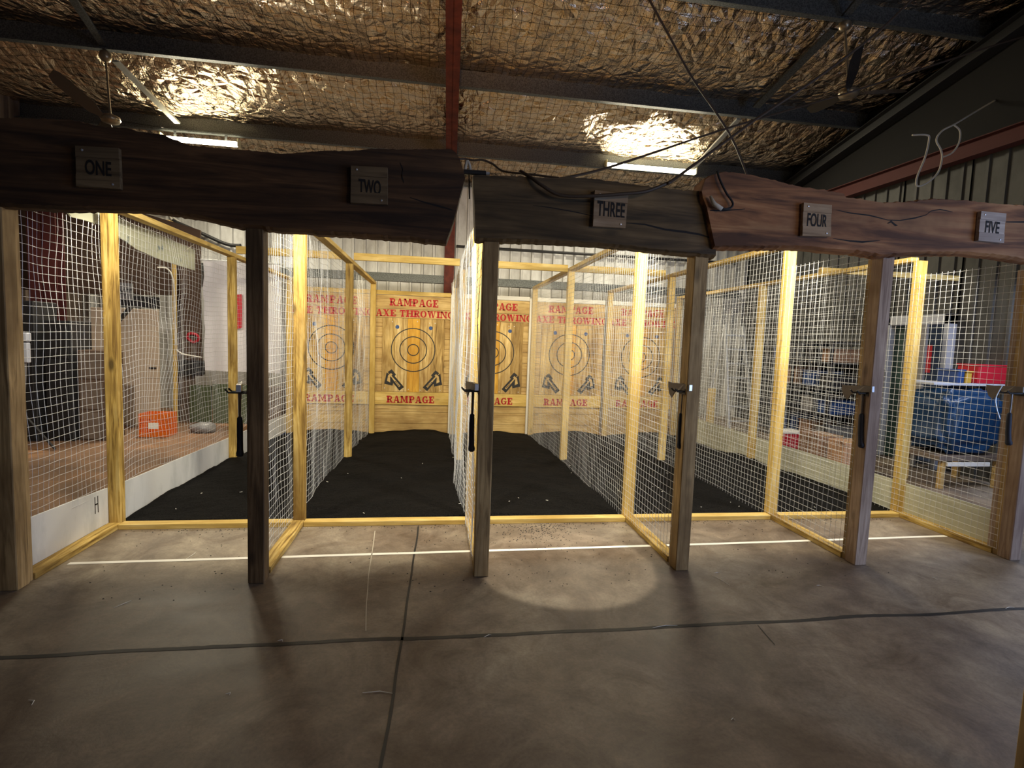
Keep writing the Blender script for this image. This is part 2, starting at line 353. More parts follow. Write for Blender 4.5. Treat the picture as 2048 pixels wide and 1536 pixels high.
LBL = {2.80: ('nearest galvanised roof purlin crossing the top right corner of the frame'), 4.75: ('dark galvanised roof purlin in front of the two ceiling fans'), 6.62: ('galvanised roof purlin carrying the two strip lamps'), 7.75: ('last galvanised roof purlin close to the back wall')}
for Y in (2.80, 4.75, 6.62, 7.75):
    m = MB(); z = pz(Y); t = .004; h = .27
    # Z section: bottom flange towards camera, web, top flange
    m.box((XL, Y - .08, z), (XR, Y, z + t)); m.box((XL, Y - .002, z), (XR, Y + .002, z + h)); m.box((XL, Y, z + h - t), (XR, Y + .075, z + h)); m.box((XL, Y - .082, z), (XR, Y - .078, z + .022))
    tag(m.build('roof_purlin', M_galv), LBL[Y], 'roof beam')
# red rafter above partition three and its column
m = MB(); ra, rb = aY(908, 0, 3.0), aY(903, 300, 6.0)
ra.z = slope(3.0); rb.z = slope(6.0); d = (rb - ra) / 3
def ibeam(m, p, q, w_, h_, t=.012):
    p, q = Vector(p), Vector(q); up = Vector((0, 0, 1)); dd = (q - p).normalized(); sd = dd.cross(up).normalized(); u = sd.cross(dd)
    m.beam(p + u * t / 2, q + u * t / 2, w_, t); m.beam(p + u * (h_ - t / 2), q + u * (h_ - t / 2), w_, t); m.beam(p + u * h_ / 2, q + u * h_ / 2, t, h_)
ibeam(m, ra - d * 7, ra + d * 4.95, .19, .19)
tag(m.build('roof_rafter', M_redsteel), 'red steel rafter running overhead straight away from the camera', 'roof beam')
cxr = (ra + d * 4.9).x
m = MB(); m.box((cxr - .10, 7.72, -.4), (cxr + .10, 7.735, 4.40)); m.box((cxr - .10, 7.905, -.4), (cxr + .10, 7.92, 4.40)); m.box((cxr - .006, 7.73, -.4), (cxr + .006, 7.91, 4.40))
tag(m.build('steel_column', M_redsteel), 'red steel column against the back wall between the second and third targets', 'column')
# right gable rafter, right top plate, left column
m = MB(); ibeam(m, (XR - .16, 1.0, slope(1.0)), (XR - .16, 7.9, slope(7.9)), .19, .19)
tag(m.build('roof_rafter', M_dark), 'shadowed steel rafter on top of the right end wall', 'roof beam')
m = MB(); ibeam(m, (XR - .135, -2.0, 4.14), (XR - .135, 7.7, 4.30), .16, .22)
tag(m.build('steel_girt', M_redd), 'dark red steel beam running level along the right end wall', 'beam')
# corrugated walls
def corr(p0, p1, z0, z1, nrm, m, name, pitch=.235, d=.055, rib=.032, zf=None):
    p0, p1 = Vector(p0), Vector(p1); L = (p1 - p0).length; u = (p1 - p0) / L; nrm = Vector(nrm)
    prof = []; x = 0
    while x < L:
        prof += [(x, 0), (x + pitch - rib * 2.0, 0), (x + pitch - rib * 1.6, d), (x + pitch - rib * .4, d)]; x += pitch
    prof.append((L, 0)); vs = []; 
    for x, h in prof:
        q = p0 + u * min(x, L) + nrm * h; za = z0; zb = zf(q) if zf else z1
        vs += [(q.x, q.y, za), (q.x, q.y, zb)]
    n = len(prof); return MB().add(vs, [(2 * i, 2 * i + 2, 2 * i + 3, 2 * i + 1) for i in range(n - 1)]).build(name, m)
zf = lambda q: pz(q.y) + .40
struct(corr((XL, YB, 0), (XR, YB, 0), -.45, 0, (0, -1, 0), M_corr, 'wall_back', zf=zf))
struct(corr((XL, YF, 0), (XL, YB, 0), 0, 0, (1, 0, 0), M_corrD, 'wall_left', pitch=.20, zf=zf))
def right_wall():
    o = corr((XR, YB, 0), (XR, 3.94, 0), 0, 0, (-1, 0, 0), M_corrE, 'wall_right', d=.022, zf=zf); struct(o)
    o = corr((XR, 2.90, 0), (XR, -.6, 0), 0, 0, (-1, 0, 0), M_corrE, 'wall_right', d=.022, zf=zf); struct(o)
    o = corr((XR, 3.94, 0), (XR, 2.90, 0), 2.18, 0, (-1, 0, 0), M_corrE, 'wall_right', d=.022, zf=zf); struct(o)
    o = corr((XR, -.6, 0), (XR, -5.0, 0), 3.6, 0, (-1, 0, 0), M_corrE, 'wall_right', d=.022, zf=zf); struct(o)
right_wall()
struct(MB().add([(XR - .05, YB, 4.40), (XR - .05, -2.0, 4.26), (XR - .05, -2.0, pz(-2) + .42), (XR - .05, YB, pz(YB) + .42)], [(0, 1, 2, 3)]).build('wall_right', M_wallshade))  # black sheet: shade on the upper wall put into its colour
# back wall girts
p = aY(1000, 499, 7.895)
for (ya, lab) in ((499, 'thin dark pipe running level high on the back wall'), ):
    a, b = aY(1000, 497, 7.9), aY(1240, 513, 7.9); a.z = b.z = (a.z + b.z) / 2; a.x = .05; b.x = 6.4; a.y = b.y = 7.912
    tag(MB().tube([a, b], .03, 8).build('steel_pipe', M_dark), lab, 'pipe')
a = aY(1010, 566, 7.86)
tag(MB().box((.10, 7.80, a.z - .08), (6.5, 7.94, a.z + .08)).build('steel_girt', M_galv), 'grey steel girt on the back wall right of the red column', 'beam')
tag(MB().box((-5.9, 7.80, a.z - .08), (-.14, 7.94, a.z + .08)).build('steel_girt', M_galv), 'grey steel girt on the back wall left of the red column', 'beam')
# ------------------------------------------------------------------ black crumb bed
def sz(X, Y):
    t = (Y - DM) / (DB - DM); base = .045 + (.02 - .045) * min(1, t / .478) if t < .478 else .02 - .15 * (t - .478) / .522
    lane = (X - XP[2]) / 1.44; u = lane - math.floor(lane)
    return base + (.05 * math.sin(math.pi * u) * (.3 + .9 * max(0, t)) - .02) + .035 * nz(X * 1.1, Y * 1.3) + .015 * nz(X * 4, Y * 4, 3) + .006 * nz(X * 14, Y * 14, 5)
m = MB(); nx, ny = 180, 150; x0, x1, y0, y1 = XP[1] - .03, XP[6] + .03, DM + .045, DB + .02
m.add([(x0 + (x1 - x0) * i / nx, y0 + (y1 - y0) * j / ny, sz(x0 + (x1 - x0) * i / nx, y0 + (y1 - y0) * j / ny) - (.03 if j == 0 else 0)) for j in range(ny + 1) for i in range(nx + 1)],
      [(j * (nx + 1) + i, j * (nx + 1) + i + 1, (j + 1) * (nx + 1) + i + 1, (j + 1) * (nx + 1) + i) for j in range(ny) for i in range(nx)])
tag(m.build('rubber_crumb_bed', M_sand, smooth=True), 'loose black rubber crumb covering the lanes between the floor sleepers and the targets', 'ground cover', kind='stuff')
# spilled crumbs on the concrete
m = MB()
for i in range(900):
    if i < 330: X = random.gauss(.56, .16); Y = DM - .06 - abs(random.gauss(0, .22))
    elif i < 700: X = random.uniform(-2.7, 4.1); Y = DM - .05 - abs(random.gauss(0, .05))
    else: X = random.gauss(random.choice((-2.0, -.4, .9, 2.4, .4)), .35); Y = random.uniform(-.2, .9)
    r = random.uniform(.003, .0075); a = random.random() * 3
    m.add([(X + r * math.cos(a + q), Y + r * math.sin(a + q) * .8, 0) for q in (0, 1.6, 3.1, 4.7)] + [(X, Y, r * .7)], [(0, 1, 4), (1, 2, 4), (2, 3, 4), (3, 0, 4)])
tag(m.build('spilled_rubber_crumbs', M_blk), 'black rubber crumbs scattered on the concrete in front of the sleepers', 'crumbs', kind='stuff')
m = MB()
CH = [(1440, 1160, 44, .5), (1640, 1172, 14, .2), (1466, 1440, 8, .1), (245, 1208, 38, -.4), (380, 1112, 30, -.6), (1330, 1253, 50, -.1), (2020, 1216, 18, -.1), (755, 1386, 60, .02), (60, 1405, 12, 1), (1870, 1157, 10, .4), (560, 1282, 10, .2), (975, 1272, 16, -.3), (455, 1389, 8, .3), (1435, 1146, 14, 0), (455, 1018, 0, 0)]
for x, y, L, a in CH:
    if not L: continue
    p, q = aZ(x - L / 2 * math.cos(a), y - L / 2 * math.sin(a), .004), aZ(x + L / 2 * math.cos(a), y + L / 2 * math.sin(a), .004)
    mid = (p + q) / 2 + Vector((.008, .012, .0))
    m.tube([p, mid, q], [.0008, .002, .0008], 5)
tag(m.build('wood_splinters', M_wline), 'pale straw and wood splinters lying scattered on the concrete floor', 'splinters', kind='stuff')
m = MB()
for i in range(46):
    X = random.uniform(-2.6, 4.0); Y = random.uniform(DM + .15, 4.2); z = sz(X, Y) + .006; r = random.uniform(.004, .009); a = random.random() * 3
    m.beam((X - r * math.cos(a) * 1.6, Y - r * math.sin(a), z), (X + r * math.cos(a) * 1.6, Y + r * math.sin(a), z + .002), .005, .003)
tag(m.build('wood_flecks', M_wline), 'tiny pale wood flecks dotted over the black crumb', 'wood flecks', kind='stuff')
# ------------------------------------------------------------------ posts
PL = {1: 'leftmost timber post at the left edge, beside the white board', 2: 'dark timber post under the slab sign two, before the second partition', 3: 'timber post below the gap between the left and middle slabs', 4: 'timber post below the joint of middle and right slabs', 5: 'grey brown timber post between the FOUR and FIVE plates', 6: 'rightmost timber post at the right edge of the frame'}
HP = {1: 2.33, 2: 2.32, 3: 2.30, 4: 2.30, 5: 2.36, 6: 2.40}
for i, X in XP.items():
    tag(MB().bbox((X - .05, 0, 0), (X + .05, .10, HP[i]), .005).build('timber_post', M_postg if i >= 5 else M_postd if i == 2 else M_post, org=(X, .05, 0)), PL[i], 'post', 'front posts')
XC = aY(2026, 1536, -1.9).x
tag(MB().bbox((XC, -2.0, 0), (XC + .10, -1.9, 2.4), .005).build('timber_post', M_post, org=(XC, -2, 0)), 'timber post cut off by the bottom right corner, nearest to the camera', 'post')
# ------------------------------------------------------------------ rough slabs
def slab(name, top, bot, label, m, y0=-.035, th=.13, extra=None):
    def dens(pts, seed, amp):
        out = []
        for (a, b), (c, d_) in zip(pts, pts[1:]):
            n = max(1, int(abs(c - a) / 7))
            for j in range(n): out.append((a + (c - a) * j / n, b + (d_ - b) * j / n + amp * nz((a + (c - a) * j / n) * .11, seed) + amp * .35 * nz((a + (c - a) * j / n) * .23, seed + 2)))
        out.append(pts[-1]); return out
    T = [aY(x, y, y0) for x, y in dens(top, 1, 3.0)]; B = [aY(x, y, y0) for x, y in dens(bot, 5, 2.5)]
    out = [(p.x, p.z, 1) for p in T] + [(p.x, p.z, -1) for p in reversed(B)]
    n = len(out); rings = []
    for yy, it, ib in ((y0, .0, .0), (y0 + .03, -.008, .016), (y0 + th * .6, -.004, .022), (y0 + th, .01, .0)):
        rings.append([(x, yy, z - (it if s_ > 0 else 0) - (ib if s_ < 0 else 0)) for x, z, s_ in out])
    # soften the live bottom edge: front ring slightly higher
    vs = [p for r in rings for p in r]; fs = []
    for k_ in range(3):
        for i in range(n): fs.append((k_ * n + i, k_ * n + (i + 1) % n, (k_ + 1) * n + (i + 1) % n, (k_ + 1) * n + i))
    # front and back as quads between top and bottom outlines resampled by x
    bm = bmesh.new(); V = [bm.verts.new(p) for p in vs]
    for f in fs: bm.faces.new([V[i] for i in f])
    bm.faces.new([V[i] for i in range(n)]); bm.faces.new([V[3 * n + i] for i in range(n - 1, -1, -1)])
    bmesh.ops.triangulate(bm, faces=[f for f in bm.faces if len(f.verts) > 4])
    bm.verts.index_update(); mb = MB(); mb.add([v.co for v in bm.verts], [[v.index for v in f.verts] for f in bm.faces]); bm.free()
    c = (sum(p[0] for p in out) / n, y0 + th / 2, sum(p[1] for p in out) / n)
    root = thing(name, label, 'timber slab', c, 'rough sawn slabs over the lanes')
    mb.build('slab', m, root)
    for cr in (extra or []):
        q = []; 
        for i, (x, y, w_) in enumerate(cr): q.append((aY(x, y - w_, y0), aY(x, y + w_, y0)))
        vs = []; fs = []
        for a, b in q: vs += [(a.x, y0 - .0012, a.z), (b.x, y0 - .0012, b.z)]
        fs = [(2 * i, 2 * i + 1, 2 * i + 3, 2 * i + 2) for i in range(len(q) - 1)]
        MB().add(vs, fs).build('crack', M_ink, root)
    return root
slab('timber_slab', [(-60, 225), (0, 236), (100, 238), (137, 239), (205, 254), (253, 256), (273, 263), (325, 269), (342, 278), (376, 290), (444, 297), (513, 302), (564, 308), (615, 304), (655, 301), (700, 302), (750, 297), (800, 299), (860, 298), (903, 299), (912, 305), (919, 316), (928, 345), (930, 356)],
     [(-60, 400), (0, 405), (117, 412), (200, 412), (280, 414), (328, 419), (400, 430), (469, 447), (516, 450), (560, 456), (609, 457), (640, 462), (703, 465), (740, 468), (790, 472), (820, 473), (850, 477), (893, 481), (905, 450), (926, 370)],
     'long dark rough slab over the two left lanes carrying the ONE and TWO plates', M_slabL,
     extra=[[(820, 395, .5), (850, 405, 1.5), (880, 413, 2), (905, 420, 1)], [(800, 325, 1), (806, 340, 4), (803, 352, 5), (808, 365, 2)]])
slab('timber_slab', [(947, 351), (957, 350), (1027, 352), (1084, 355), (1118, 356), (1122, 353), (1183, 357), (1240, 365), (1296, 373), (1353, 379), (1401, 382), (1432, 386)],
     [(951, 475), (999, 477), (1070, 478), (1141, 482), (1197, 485), (1268, 492), (1325, 499), (1396, 506), (1432, 511)],
     'middle grey brown rough slab with a long crack, carrying the THREE plate', M_slabM,
     extra=[[(1066, 411, .3), (1100, 415, .9), (1150, 424, 1), (1186, 432, .8)], [(1254, 446, .6), (1290, 449, 1.6), (1330, 459, 2), (1370, 464, 2.2), (1400, 469, 2), (1422, 476, 1.2)], [(1400, 420, .3), (1430, 421, .8)]])
slab('timber_slab', [(1404, 384), (1407, 372), (1411, 357), (1429, 349), (1452, 343), (1494, 348), (1543, 359), (1592, 372), (1641, 379), (1688, 387), (1692, 395), (1722, 398), (1762, 405), (1804, 405), (1869, 398), (1935, 401), (2000, 408), (2048, 411), (2160, 417)],
     [(1406, 395), (1414, 415), (1422, 455), (1430, 491), (1439, 491), (1510, 491), (1608, 491), (1674, 498), (1722, 501), (1765, 509), (1788, 507), (1837, 503), (1935, 503), (2000, 509), (2048, 517), (2160, 530)],
     'red brown rough slab with a wavy bark edge carrying the FOUR and FIVE plates', M_slabR, y0=-.075, th=.15,
     extra=[[(1672, 420, .4), (1700, 426, 1.2), (1740, 431, 1.4), (1775, 440, .8), (1800, 441, 1), (1830, 436, 1.4), (1852, 430, .8), (1862, 422, .8), (1880, 419, 1.2), (1905, 424, .5)],
            [(1775, 447, .8), (1782, 443, 2), (1790, 450, 2.4), (1795, 451, .5)], [(1420, 421, 1), (1450, 421, 1.6), (1490, 418, .5)], [(1666, 477, .4), (1700, 482, 1.6), (1725, 484, 2), (1760, 481, .4)], [(2012, 444, 1), (2048, 444, 1.8), (2080, 443, 1)]])
# slab screw heads
# ------------------------------------------------------------------ text
_fc = {}
def text_mesh(body, width, height, depth, bold=.0):
    cu = bpy.data.curves.new('txt', 'FONT'); cu.body = body; cu.size = 1; cu.offset = bold; cu.extrude = 0; cu.align_x = 'LEFT'
    o = bpy.data.objects.new('txt', cu); COL.objects.link(o)
    dg = bpy.context.evaluated_depsgraph_get(); me = bpy.data.meshes.new_from_object(o.evaluated_get(dg))
    bpy.data.objects.remove(o); vs = [v.co.copy() for v in me.vertices]; fs = [tuple(p.vertices) for p in me.polygons]
    x0 = min(v.x for v in vs); x1 = max(v.x for v in vs); y0 = min(v.y for v in vs); y1 = max(v.y for v in vs)
    out = [((v.x - x0) / (x1 - x0) * width, 0, (v.y - y0) / (y1 - y0) * height) for v in vs]
    bpy.data.meshes.remove(me); return out, fs
def sign(word, quad, label, m, y, tb):
    """quad: px corners TL,TR,BR,BL ; tb: text box px (x0,y0,x1,y1)"""
    P = [aY(x, yy, y) for x, yy in quad]; c = sum(P, Vector()) / 4
    root = thing('lane_number_plate', label, 'sign', c, 'lane number plates')
    poly = [(p.x, p.z) for p in P]
    L3 = lambda k_, t: P[k_].lerp(P[3 - k_], t)
    for ta, tb_, yo in ((0, .27, 0), (.275, .70, .003), (.705, 1, 0)):
        q4 = (L3(0, ta), L3(1, ta), L3(1, tb_), L3(0, tb_)); MB().prism([(p.x, p.z) for p in q4], y + yo, y + .028).build('board', m, root)
    a, b = aY(tb[0], tb[3], y), aY(tb[2], tb[1], y)
    vs, fs = text_mesh(word, b.x - a.x, b.z - a.z, .002, .022)
    MB().add([(v[0] + a.x, y + .0015, v[2] + a.z - (v[0]) * .035) for v in vs], fs).build('lettering', M_ink, root)
    for sx_, sz_ in ((.16, .1), (.84, .9)):
        q = P[0].lerp(P[1], sx_).lerp(P[3].lerp(P[2], sx_), sz_)
        MB().lathe([(.006, 0), (.006, -.003), (.003, -.004)], (q.x, y, q.z), 10, 'y').build('screw', M_steelb, root)
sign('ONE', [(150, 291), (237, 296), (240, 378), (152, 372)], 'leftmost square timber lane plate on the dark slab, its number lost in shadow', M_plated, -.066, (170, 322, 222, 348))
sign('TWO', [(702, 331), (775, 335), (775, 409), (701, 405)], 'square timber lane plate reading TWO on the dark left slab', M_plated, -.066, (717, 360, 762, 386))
sign('THREE', [(1190, 380), (1257, 388), (1251, 456), (1186, 452)], 'square timber lane plate reading THREE on the middle slab', M_plate, -.066, (1194, 405, 1251, 432))
sign('FOUR', [(1608, 405), (1664, 410), (1662, 473), (1605, 471)], 'square timber lane plate reading FOUR on the red brown slab', M_plate, -.108, (1614, 428, 1656, 452))
sign('FIVE', [(1963, 422), (2013, 427), (2008, 486), (1957, 481)], 'greyish lane plate reading FIVE near the right edge of the red brown slab', M_plate5, -.108, (1970, 443, 2001, 465))
# ------------------------------------------------------------------ partitions
def wires(m, X, Y0, Y1, zb, zt, disp, s=.0545, r=.0013, nodes=None):
    nY = int((Y1 - Y0) / s); 
    def tubel(pts):
        vs = []; n = len(pts)
        for i, p in enumerate(pts):
            d_ = (pts[min(i + 1, n - 1)] - pts[max(i - 1, 0)]).normalized(); u = Vector((1, 0, 0)); w_ = d_.cross(u).normalized()
            vs += [p + u * r, p + w_ * r, p - u * r, p - w_ * r]
        m.add(vs, [(4 * i + k_, 4 * i + (k_ + 1) % 4, 4 * i + 4 + (k_ + 1) % 4, 4 * i + 4 + k_) for i in range(n - 1) for k_ in range(4)])
    step = .11
    for j in range(nY + 1):
        Y = Y0 + j * s; a, b = zb(Y), zt(Y); n = max(2, int((b - a) / step) + 1)
        tubel([Vector((X, Y, a + (b - a) * i / (n - 1))) + disp(Y, a + (b - a) * i / (n - 1)) for i in range(n)])
    z = min(zb(Y0), zb(Y1), zb((Y0 + Y1) / 2)); k_ = 0
    while True:
        zz = z + k_ * s; k_ += 1
        if zz > 2.75: break
        run = []; n = int((Y1 - Y0) / step) + 1
        for i in range(n + 1):
            Y = Y0 + (Y1 - Y0) * i / n
            if zb(Y) - .01 <= zz <= zt(Y) + .01: run.append(Vector((X, Y, zz)) + disp(Y, zz) + Vector((.003, 0, 0)))
            else:
                if len(run) > 1: tubel(run)
                run = []
        if len(run) > 1: tubel(run)
STUD_W, STUD_D = .07, .09     # along Y? seen face width along X, depth along Y
PLAB = {1: 'leftmost mesh partition with white kickboard', 2: 'wire mesh partition left of the second target lane', 3: 'wire mesh partition seen almost edge on behind the third post',
        4: 'wire mesh partition right of the third lane, behind the fourth post', 5: 'wire mesh partition behind the fifth post with pale front stud', 6: 'rightmost wire mesh partition with cream kickboard'}
WAV = {1: 1.5, 2: 1.1, 3: 1.2, 4: .35, 5: .25, 6: .25}
for i, X in XP.items():
    root = thing('lane_divider', PLAB[i], 'partition', (X, DM, 0), 'lane partitions')
    pm = M_pine; hw = .045
    H = HR + (.05 if i in (4, 5) else 0)
    for nm, Y, wd in (('front', .105, .035), ('mid', DM, hw), ('third', DT, hw), ('back', DB - .10, hw)):
        zb_ = 0 if nm in ('front', 'mid') else sz(X, Y) - .05
        mm = (M_pine_dk if nm != 'back' else M_pine)['z']
        if nm == 'front': mm = M_post
        m = MB(); dy = .045 if nm == 'front' else .07
        m.bbox((X - wd, Y, zb_), (X + wd, Y + dy, H if nm != 'front' else 2.35), .003); m.build('stud', mm if i in (1, 2) or nm == 'front' else M_pine['z'] if nm != 'front' else mm, root)
    if i == 2:
        pass
    m = MB(); m.bbox((X - .045, DM + .1 if i != 3 else .2, H), (X + .045, DB - .02, H + .045), .003); m.build('top_rail', M_pine['y'], root)
    m = MB(); m.bbox((X - .045, .15, 0), (X + .045, DM, .045), .003); m.build('bottom_rail', M_pine_dk['y'], root)
    wv = WAV[i]; xm = X - .049
    def disp(Y, z, i=i, wv=wv):
        e = 0
        for a, b in ((.1, DM), (DM, DT), (DT, DB)):
            if a <= Y <= b: e = math.sin(math.pi * (Y - a) / (b - a))
        amp = e * wv * (.22 if Y < DM else 1)
        return Vector((-.05 * amp * (nz(Y * 1.6, z * 1.3, i * 7.1) + .35) + .018 * wv * nz(Y * 5, z * 2, i), .045 * amp * nz(Y * 1.1, z * 1.2, i * 3.3 + 9) * 1.6, .035 * amp * nz(Y * 1.7, z * 1.1, i * 2.7 + 5) * 1.6))
    if i == 1: zb_f = lambda Y: .30
    elif i == 6: zb_f = lambda Y: .05 if Y < DM else sz(XP[6] - .05, Y) + .01
    else: zb_f = lambda Y, X=X: .045 if Y < DM else sz(X - .05, Y) - .01
    m = MB(); wires(m, xm, .11, DB - .05, zb_f, lambda Y, H=H: (2.36 if Y < DM else H + .03), disp)
    m.build('wire_mesh', M_wire, root)
    if i in (1, 6):
        sd = -1 if i == 1 else 1; m = MB(); bx_ = X - .052 if i == 1 else X + .05
        tp = lambda Y: (.37 - .045 * (Y - .1) if Y < 1.1 else .318 - .025 * (Y - 1.1)) if i == 1 else .33
        ys = [.12 + (DB - .15) * j / 60 for j in range(61)]; vs = []
        for Y in ys:
            b0 = .045 if Y < DM else -.12
            for xx in (bx_ - .006, bx_ + .006): vs += [(xx, Y, b0), (xx, Y, tp(Y))]
        fs = []
        for j in range(60):
            q = 4 * j; fs += [(q, q + 4, q + 5, q + 1), (q + 2, q + 3, q + 7, q + 6), (q + 1, q + 5, q + 7, q + 3), (q, q + 2, q + 6, q + 4)]
        fs += [(0, 1, 3, 2), (240, 242, 243, 241)]
        m.add(vs, fs); m.build('kickboard', M_white if i == 1 else M_cream, root)
        if i == 1:
            m = MB()
            for dy in (0, .035): m.box((bx_ + .0065, .90 + dy, .17), (bx_ + .0075, .908 + dy, .30))
            m.box((bx_ + .0065, .905, .235), (bx_ + .0075, .94, .245)); m.build('stencil_mark', M_ink, root)
    if i == 6:
        MB().bbox((X - .03, .15, .045), (X + .045, .20, 2.3), .003).build('stud', M_postg, root)
# joist metal brackets are tiny; floor sleepers between partitions
SL = {1: 'yellow pine floor sleeper across the first lane', 2: 'yellow pine floor sleeper across the second lane', 3: 'yellow pine floor sleeper across the third lane, crumbs spilled before it', 4: 'yellow pine floor sleeper across the fourth lane', 5: 'yellow pine floor sleeper across the rightmost lane'}
for i in range(1, 6):
    a, b = XP[i] + .046, XP[i + 1] - .046
    m = MB().bbox((a, DM - .045, 0), (b, DM + .045, .042), .003)
    tag(m.build('floor_sleeper', M_pine['x'], org=((a + b) / 2, DM, 0)), SL[i], 'sleeper', 'floor sleepers')
# cross rails overhead
CR = [(XP[2], XP[3], DT, 2.545, 'pine cross rail over the second lane, in front of the red column'), (XP[3], XP[4], DT, 2.545, 'pine cross rail over the third lane'), (XP[4], XP[5] - .05, DT, 2.55, 'pine cross rail over the fourth lane'), (XP[1], XP[2], DT, 2.545, 'pine cross rail over the first lane')]
for a, b, Y, z, lab in CR:
    tag(MB().bbox((a - .04 + .09, Y + .02, z - .02 + .02), (b + .03 - .08, Y + .065, z + .07 + .02), .003).build('cross_rail', M_pine['x'], org=((a + b) / 2, Y, z)), lab, 'rail', 'cross rails')
a, b = aY(1640, 540, 2.4), aY(1915, 557, 2.4)
tag(MB().beam(a, (b.x, b.y, b.z), .045, .06).build('cross_rail', M_pine['x']), 'pale cross rail on the right poking out past the rightmost partition', 'rail')
# ------------------------------------------------------------------ targets
def ringp(cx, cz, r0, r1, a0=0, a1=360, n=48):
    """list of quads"""
    out = []
    for k_ in range(n):
        A, B = math.radians(a0 + (a1 - a0) * k_ / n), math.radians(a0 + (a1 - a0) * (k_ + 1) / n)
        out.append([(cx + r0[0] * math.cos(A), cz + r0[1] * math.sin(A)), (cx + r1[0] * math.cos(A), cz + r1[1] * math.sin(A)), (cx + r1[0] * math.cos(B), cz + r1[1] * math.sin(B)), (cx + r0[0] * math.cos(B), cz + r0[1] * math.sin(B))])
    return out
def R_(x0, y0, x1, y1): return [(x0, y0), (x1, y0), (x1, y1), (x0, y1)]
def stem(x, w_=.32, y0=0, y1=1, s=.11):
    return [R_(x, y0, x + w_, y1)] + ([R_(x - s, y0, x + w_ + s, y0 + .19)] if y0 == 0 else []) + ([R_(x - s, y1 - .19, x + w_ + s, y1)] if y1 == 1 else [])
def bowl(x, yc, h, w_): return ringp(x, yc, (w_ - .24, h / 2 - .13), (w_, h / 2), -90, 90, 12)
GL = {
 'R': (1.05, stem(.12) + [R_(.2, .87, .55, 1), R_(.2, .42, .55, .55)] + bowl(.5, .71, .58, .42) + [[(.45, .5), (.72, .5), (1.0, 0), (.70, 0)], R_(.68, 0, 1.08, .13)]),
 'A': (1.1, [[(.45, 1), (.68, 1), (1.02, 0), (.72, 0)], [(.42, 1), (.55, 1), (.25, 0), (.12, 0)], R_(.3, .26, .8, .38), R_(0, 0, .38, .13), R_(.62, 0, 1.12, .13)]),
 'M': (1.35, stem(.12, .14) + stem(.95, .26) + [[(.1, 1), (.4, 1), (.75, .15), (.6, .15)], [(.62, .15), (.75, .15), (1.05, 1), (.92, 1)]]),
 'P': (1.0, stem(.12) + [R_(.2, .87, .5, 1), R_(.2, .4, .5, .53)] + bowl(.5, .70, .60, .44)),
 'G': (1.05, ringp(.52, .5, (.24, .36), (.50, .5), 50, 330, 20) + [R_(.72, .05, .95, .45), R_(.55, .38, 1.05, .50), R_(.72, .66, .86, 1)]),
 'E': (.95, stem(.12) + [R_(.2, 0, .88, .13), R_(.2, .87, .86, 1), R_(.2, .44, .6, .56), R_(.76, 0, .9, .33), R_(.75, .67, .88, 1), R_(.54, .34, .66, .66)]),
 'X': (1.1, [[(.08, 1), (.40, 1), (1.0, 0), (.68, 0)], [(.80, 1), (.94, 1), (.30, 0), (.14, 0)], R_(0, .87, .48, 1), R_(.66, .87, 1.06, 1), R_(0, 0, .42, .13), R_(.58, 0, 1.1, .13)]),
 'T': (1.0, stem(.38, .26) + [R_(.05, .87, .97, 1), R_(.05, .64, .18, 1), R_(.84, .64, .97, 1)]),
 'H': (1.2, stem(.12) + stem(.82) + [R_(.3, .43, .9, .56)]),
 'O': (1.05, ringp(.52, .5, (.24, .38), (.52, .5), 0, 360, 24)),
 'W': (1.5, [[(.08, 1), (.36, 1), (.62, 0), (.42, 0)], [(.55, 1), (.68, 1), (.58, 0), (.46, 0)], [(.60, 1), (.88, 1), (1.12, 0), (.92, 0)], [(1.26, 1), (1.38, 1), (1.10, 0), (.98, 0)], R_(0, .87, .46, 1), R_(.52, .87, .95, 1), R_(1.14, .87, 1.5, 1)]),
 'I': (.55, stem(.14)),
 'N': (1.2, stem(.12, .15) + stem(.9, .15) + [[(.1, 1), (.42, 1), (1.05, 0), (.85, 0)]]),
 ' ': (.45, [])}
def serif(m, word, x0, x1, z0, z1, y, clipx=None):
    W_ = sum(GL[c][0] for c in word) + .06 * (len(word) - 1); sc = (x1 - x0) / W_; x = 0
    for li, c in enumerate(word):
        for pi_, poly in enumerate(GL[c][1]):
            q = [(x0 + (x + a) * sc, z0 + b * (z1 - z0)) for a, b in poly]
            if clipx: q = [(min(a, clipx), b) for a, b in q]
            if clipx and max(a for a, b in q) - min(a for a, b in q) < 1e-4: continue
            yy = y - .0002 * (pi_ % 4)
            m.add([(a, yy, b) for a, b in q], [(0, 1, 2, 3)])
        x += GL[c][0] + .06
def tX(px): return aY(px, 700, 6.2).x
def tZ(py): return aY(825, py, 6.2).z
TL = {1: 'leftmost throwing target, seen through the mesh of the second partition', 2: 'clearly visible throwing target at the end of the second lane', 3: 'throwing target at the end of the third lane, half hidden by a post', 4: 'throwing target seen through mesh between the third and fourth posts', 5: 'rightmost throwing target, seen through two layers of mesh left of the fourth post'}
def axe_poly(mir=1):
    head = [(-.02, .10), (.055, .105), (.075, .09), (.10, .03), (.06, -.005), (.035, .055), (.0, .06), (-.03, .055), (-.045, .095)]
    return head
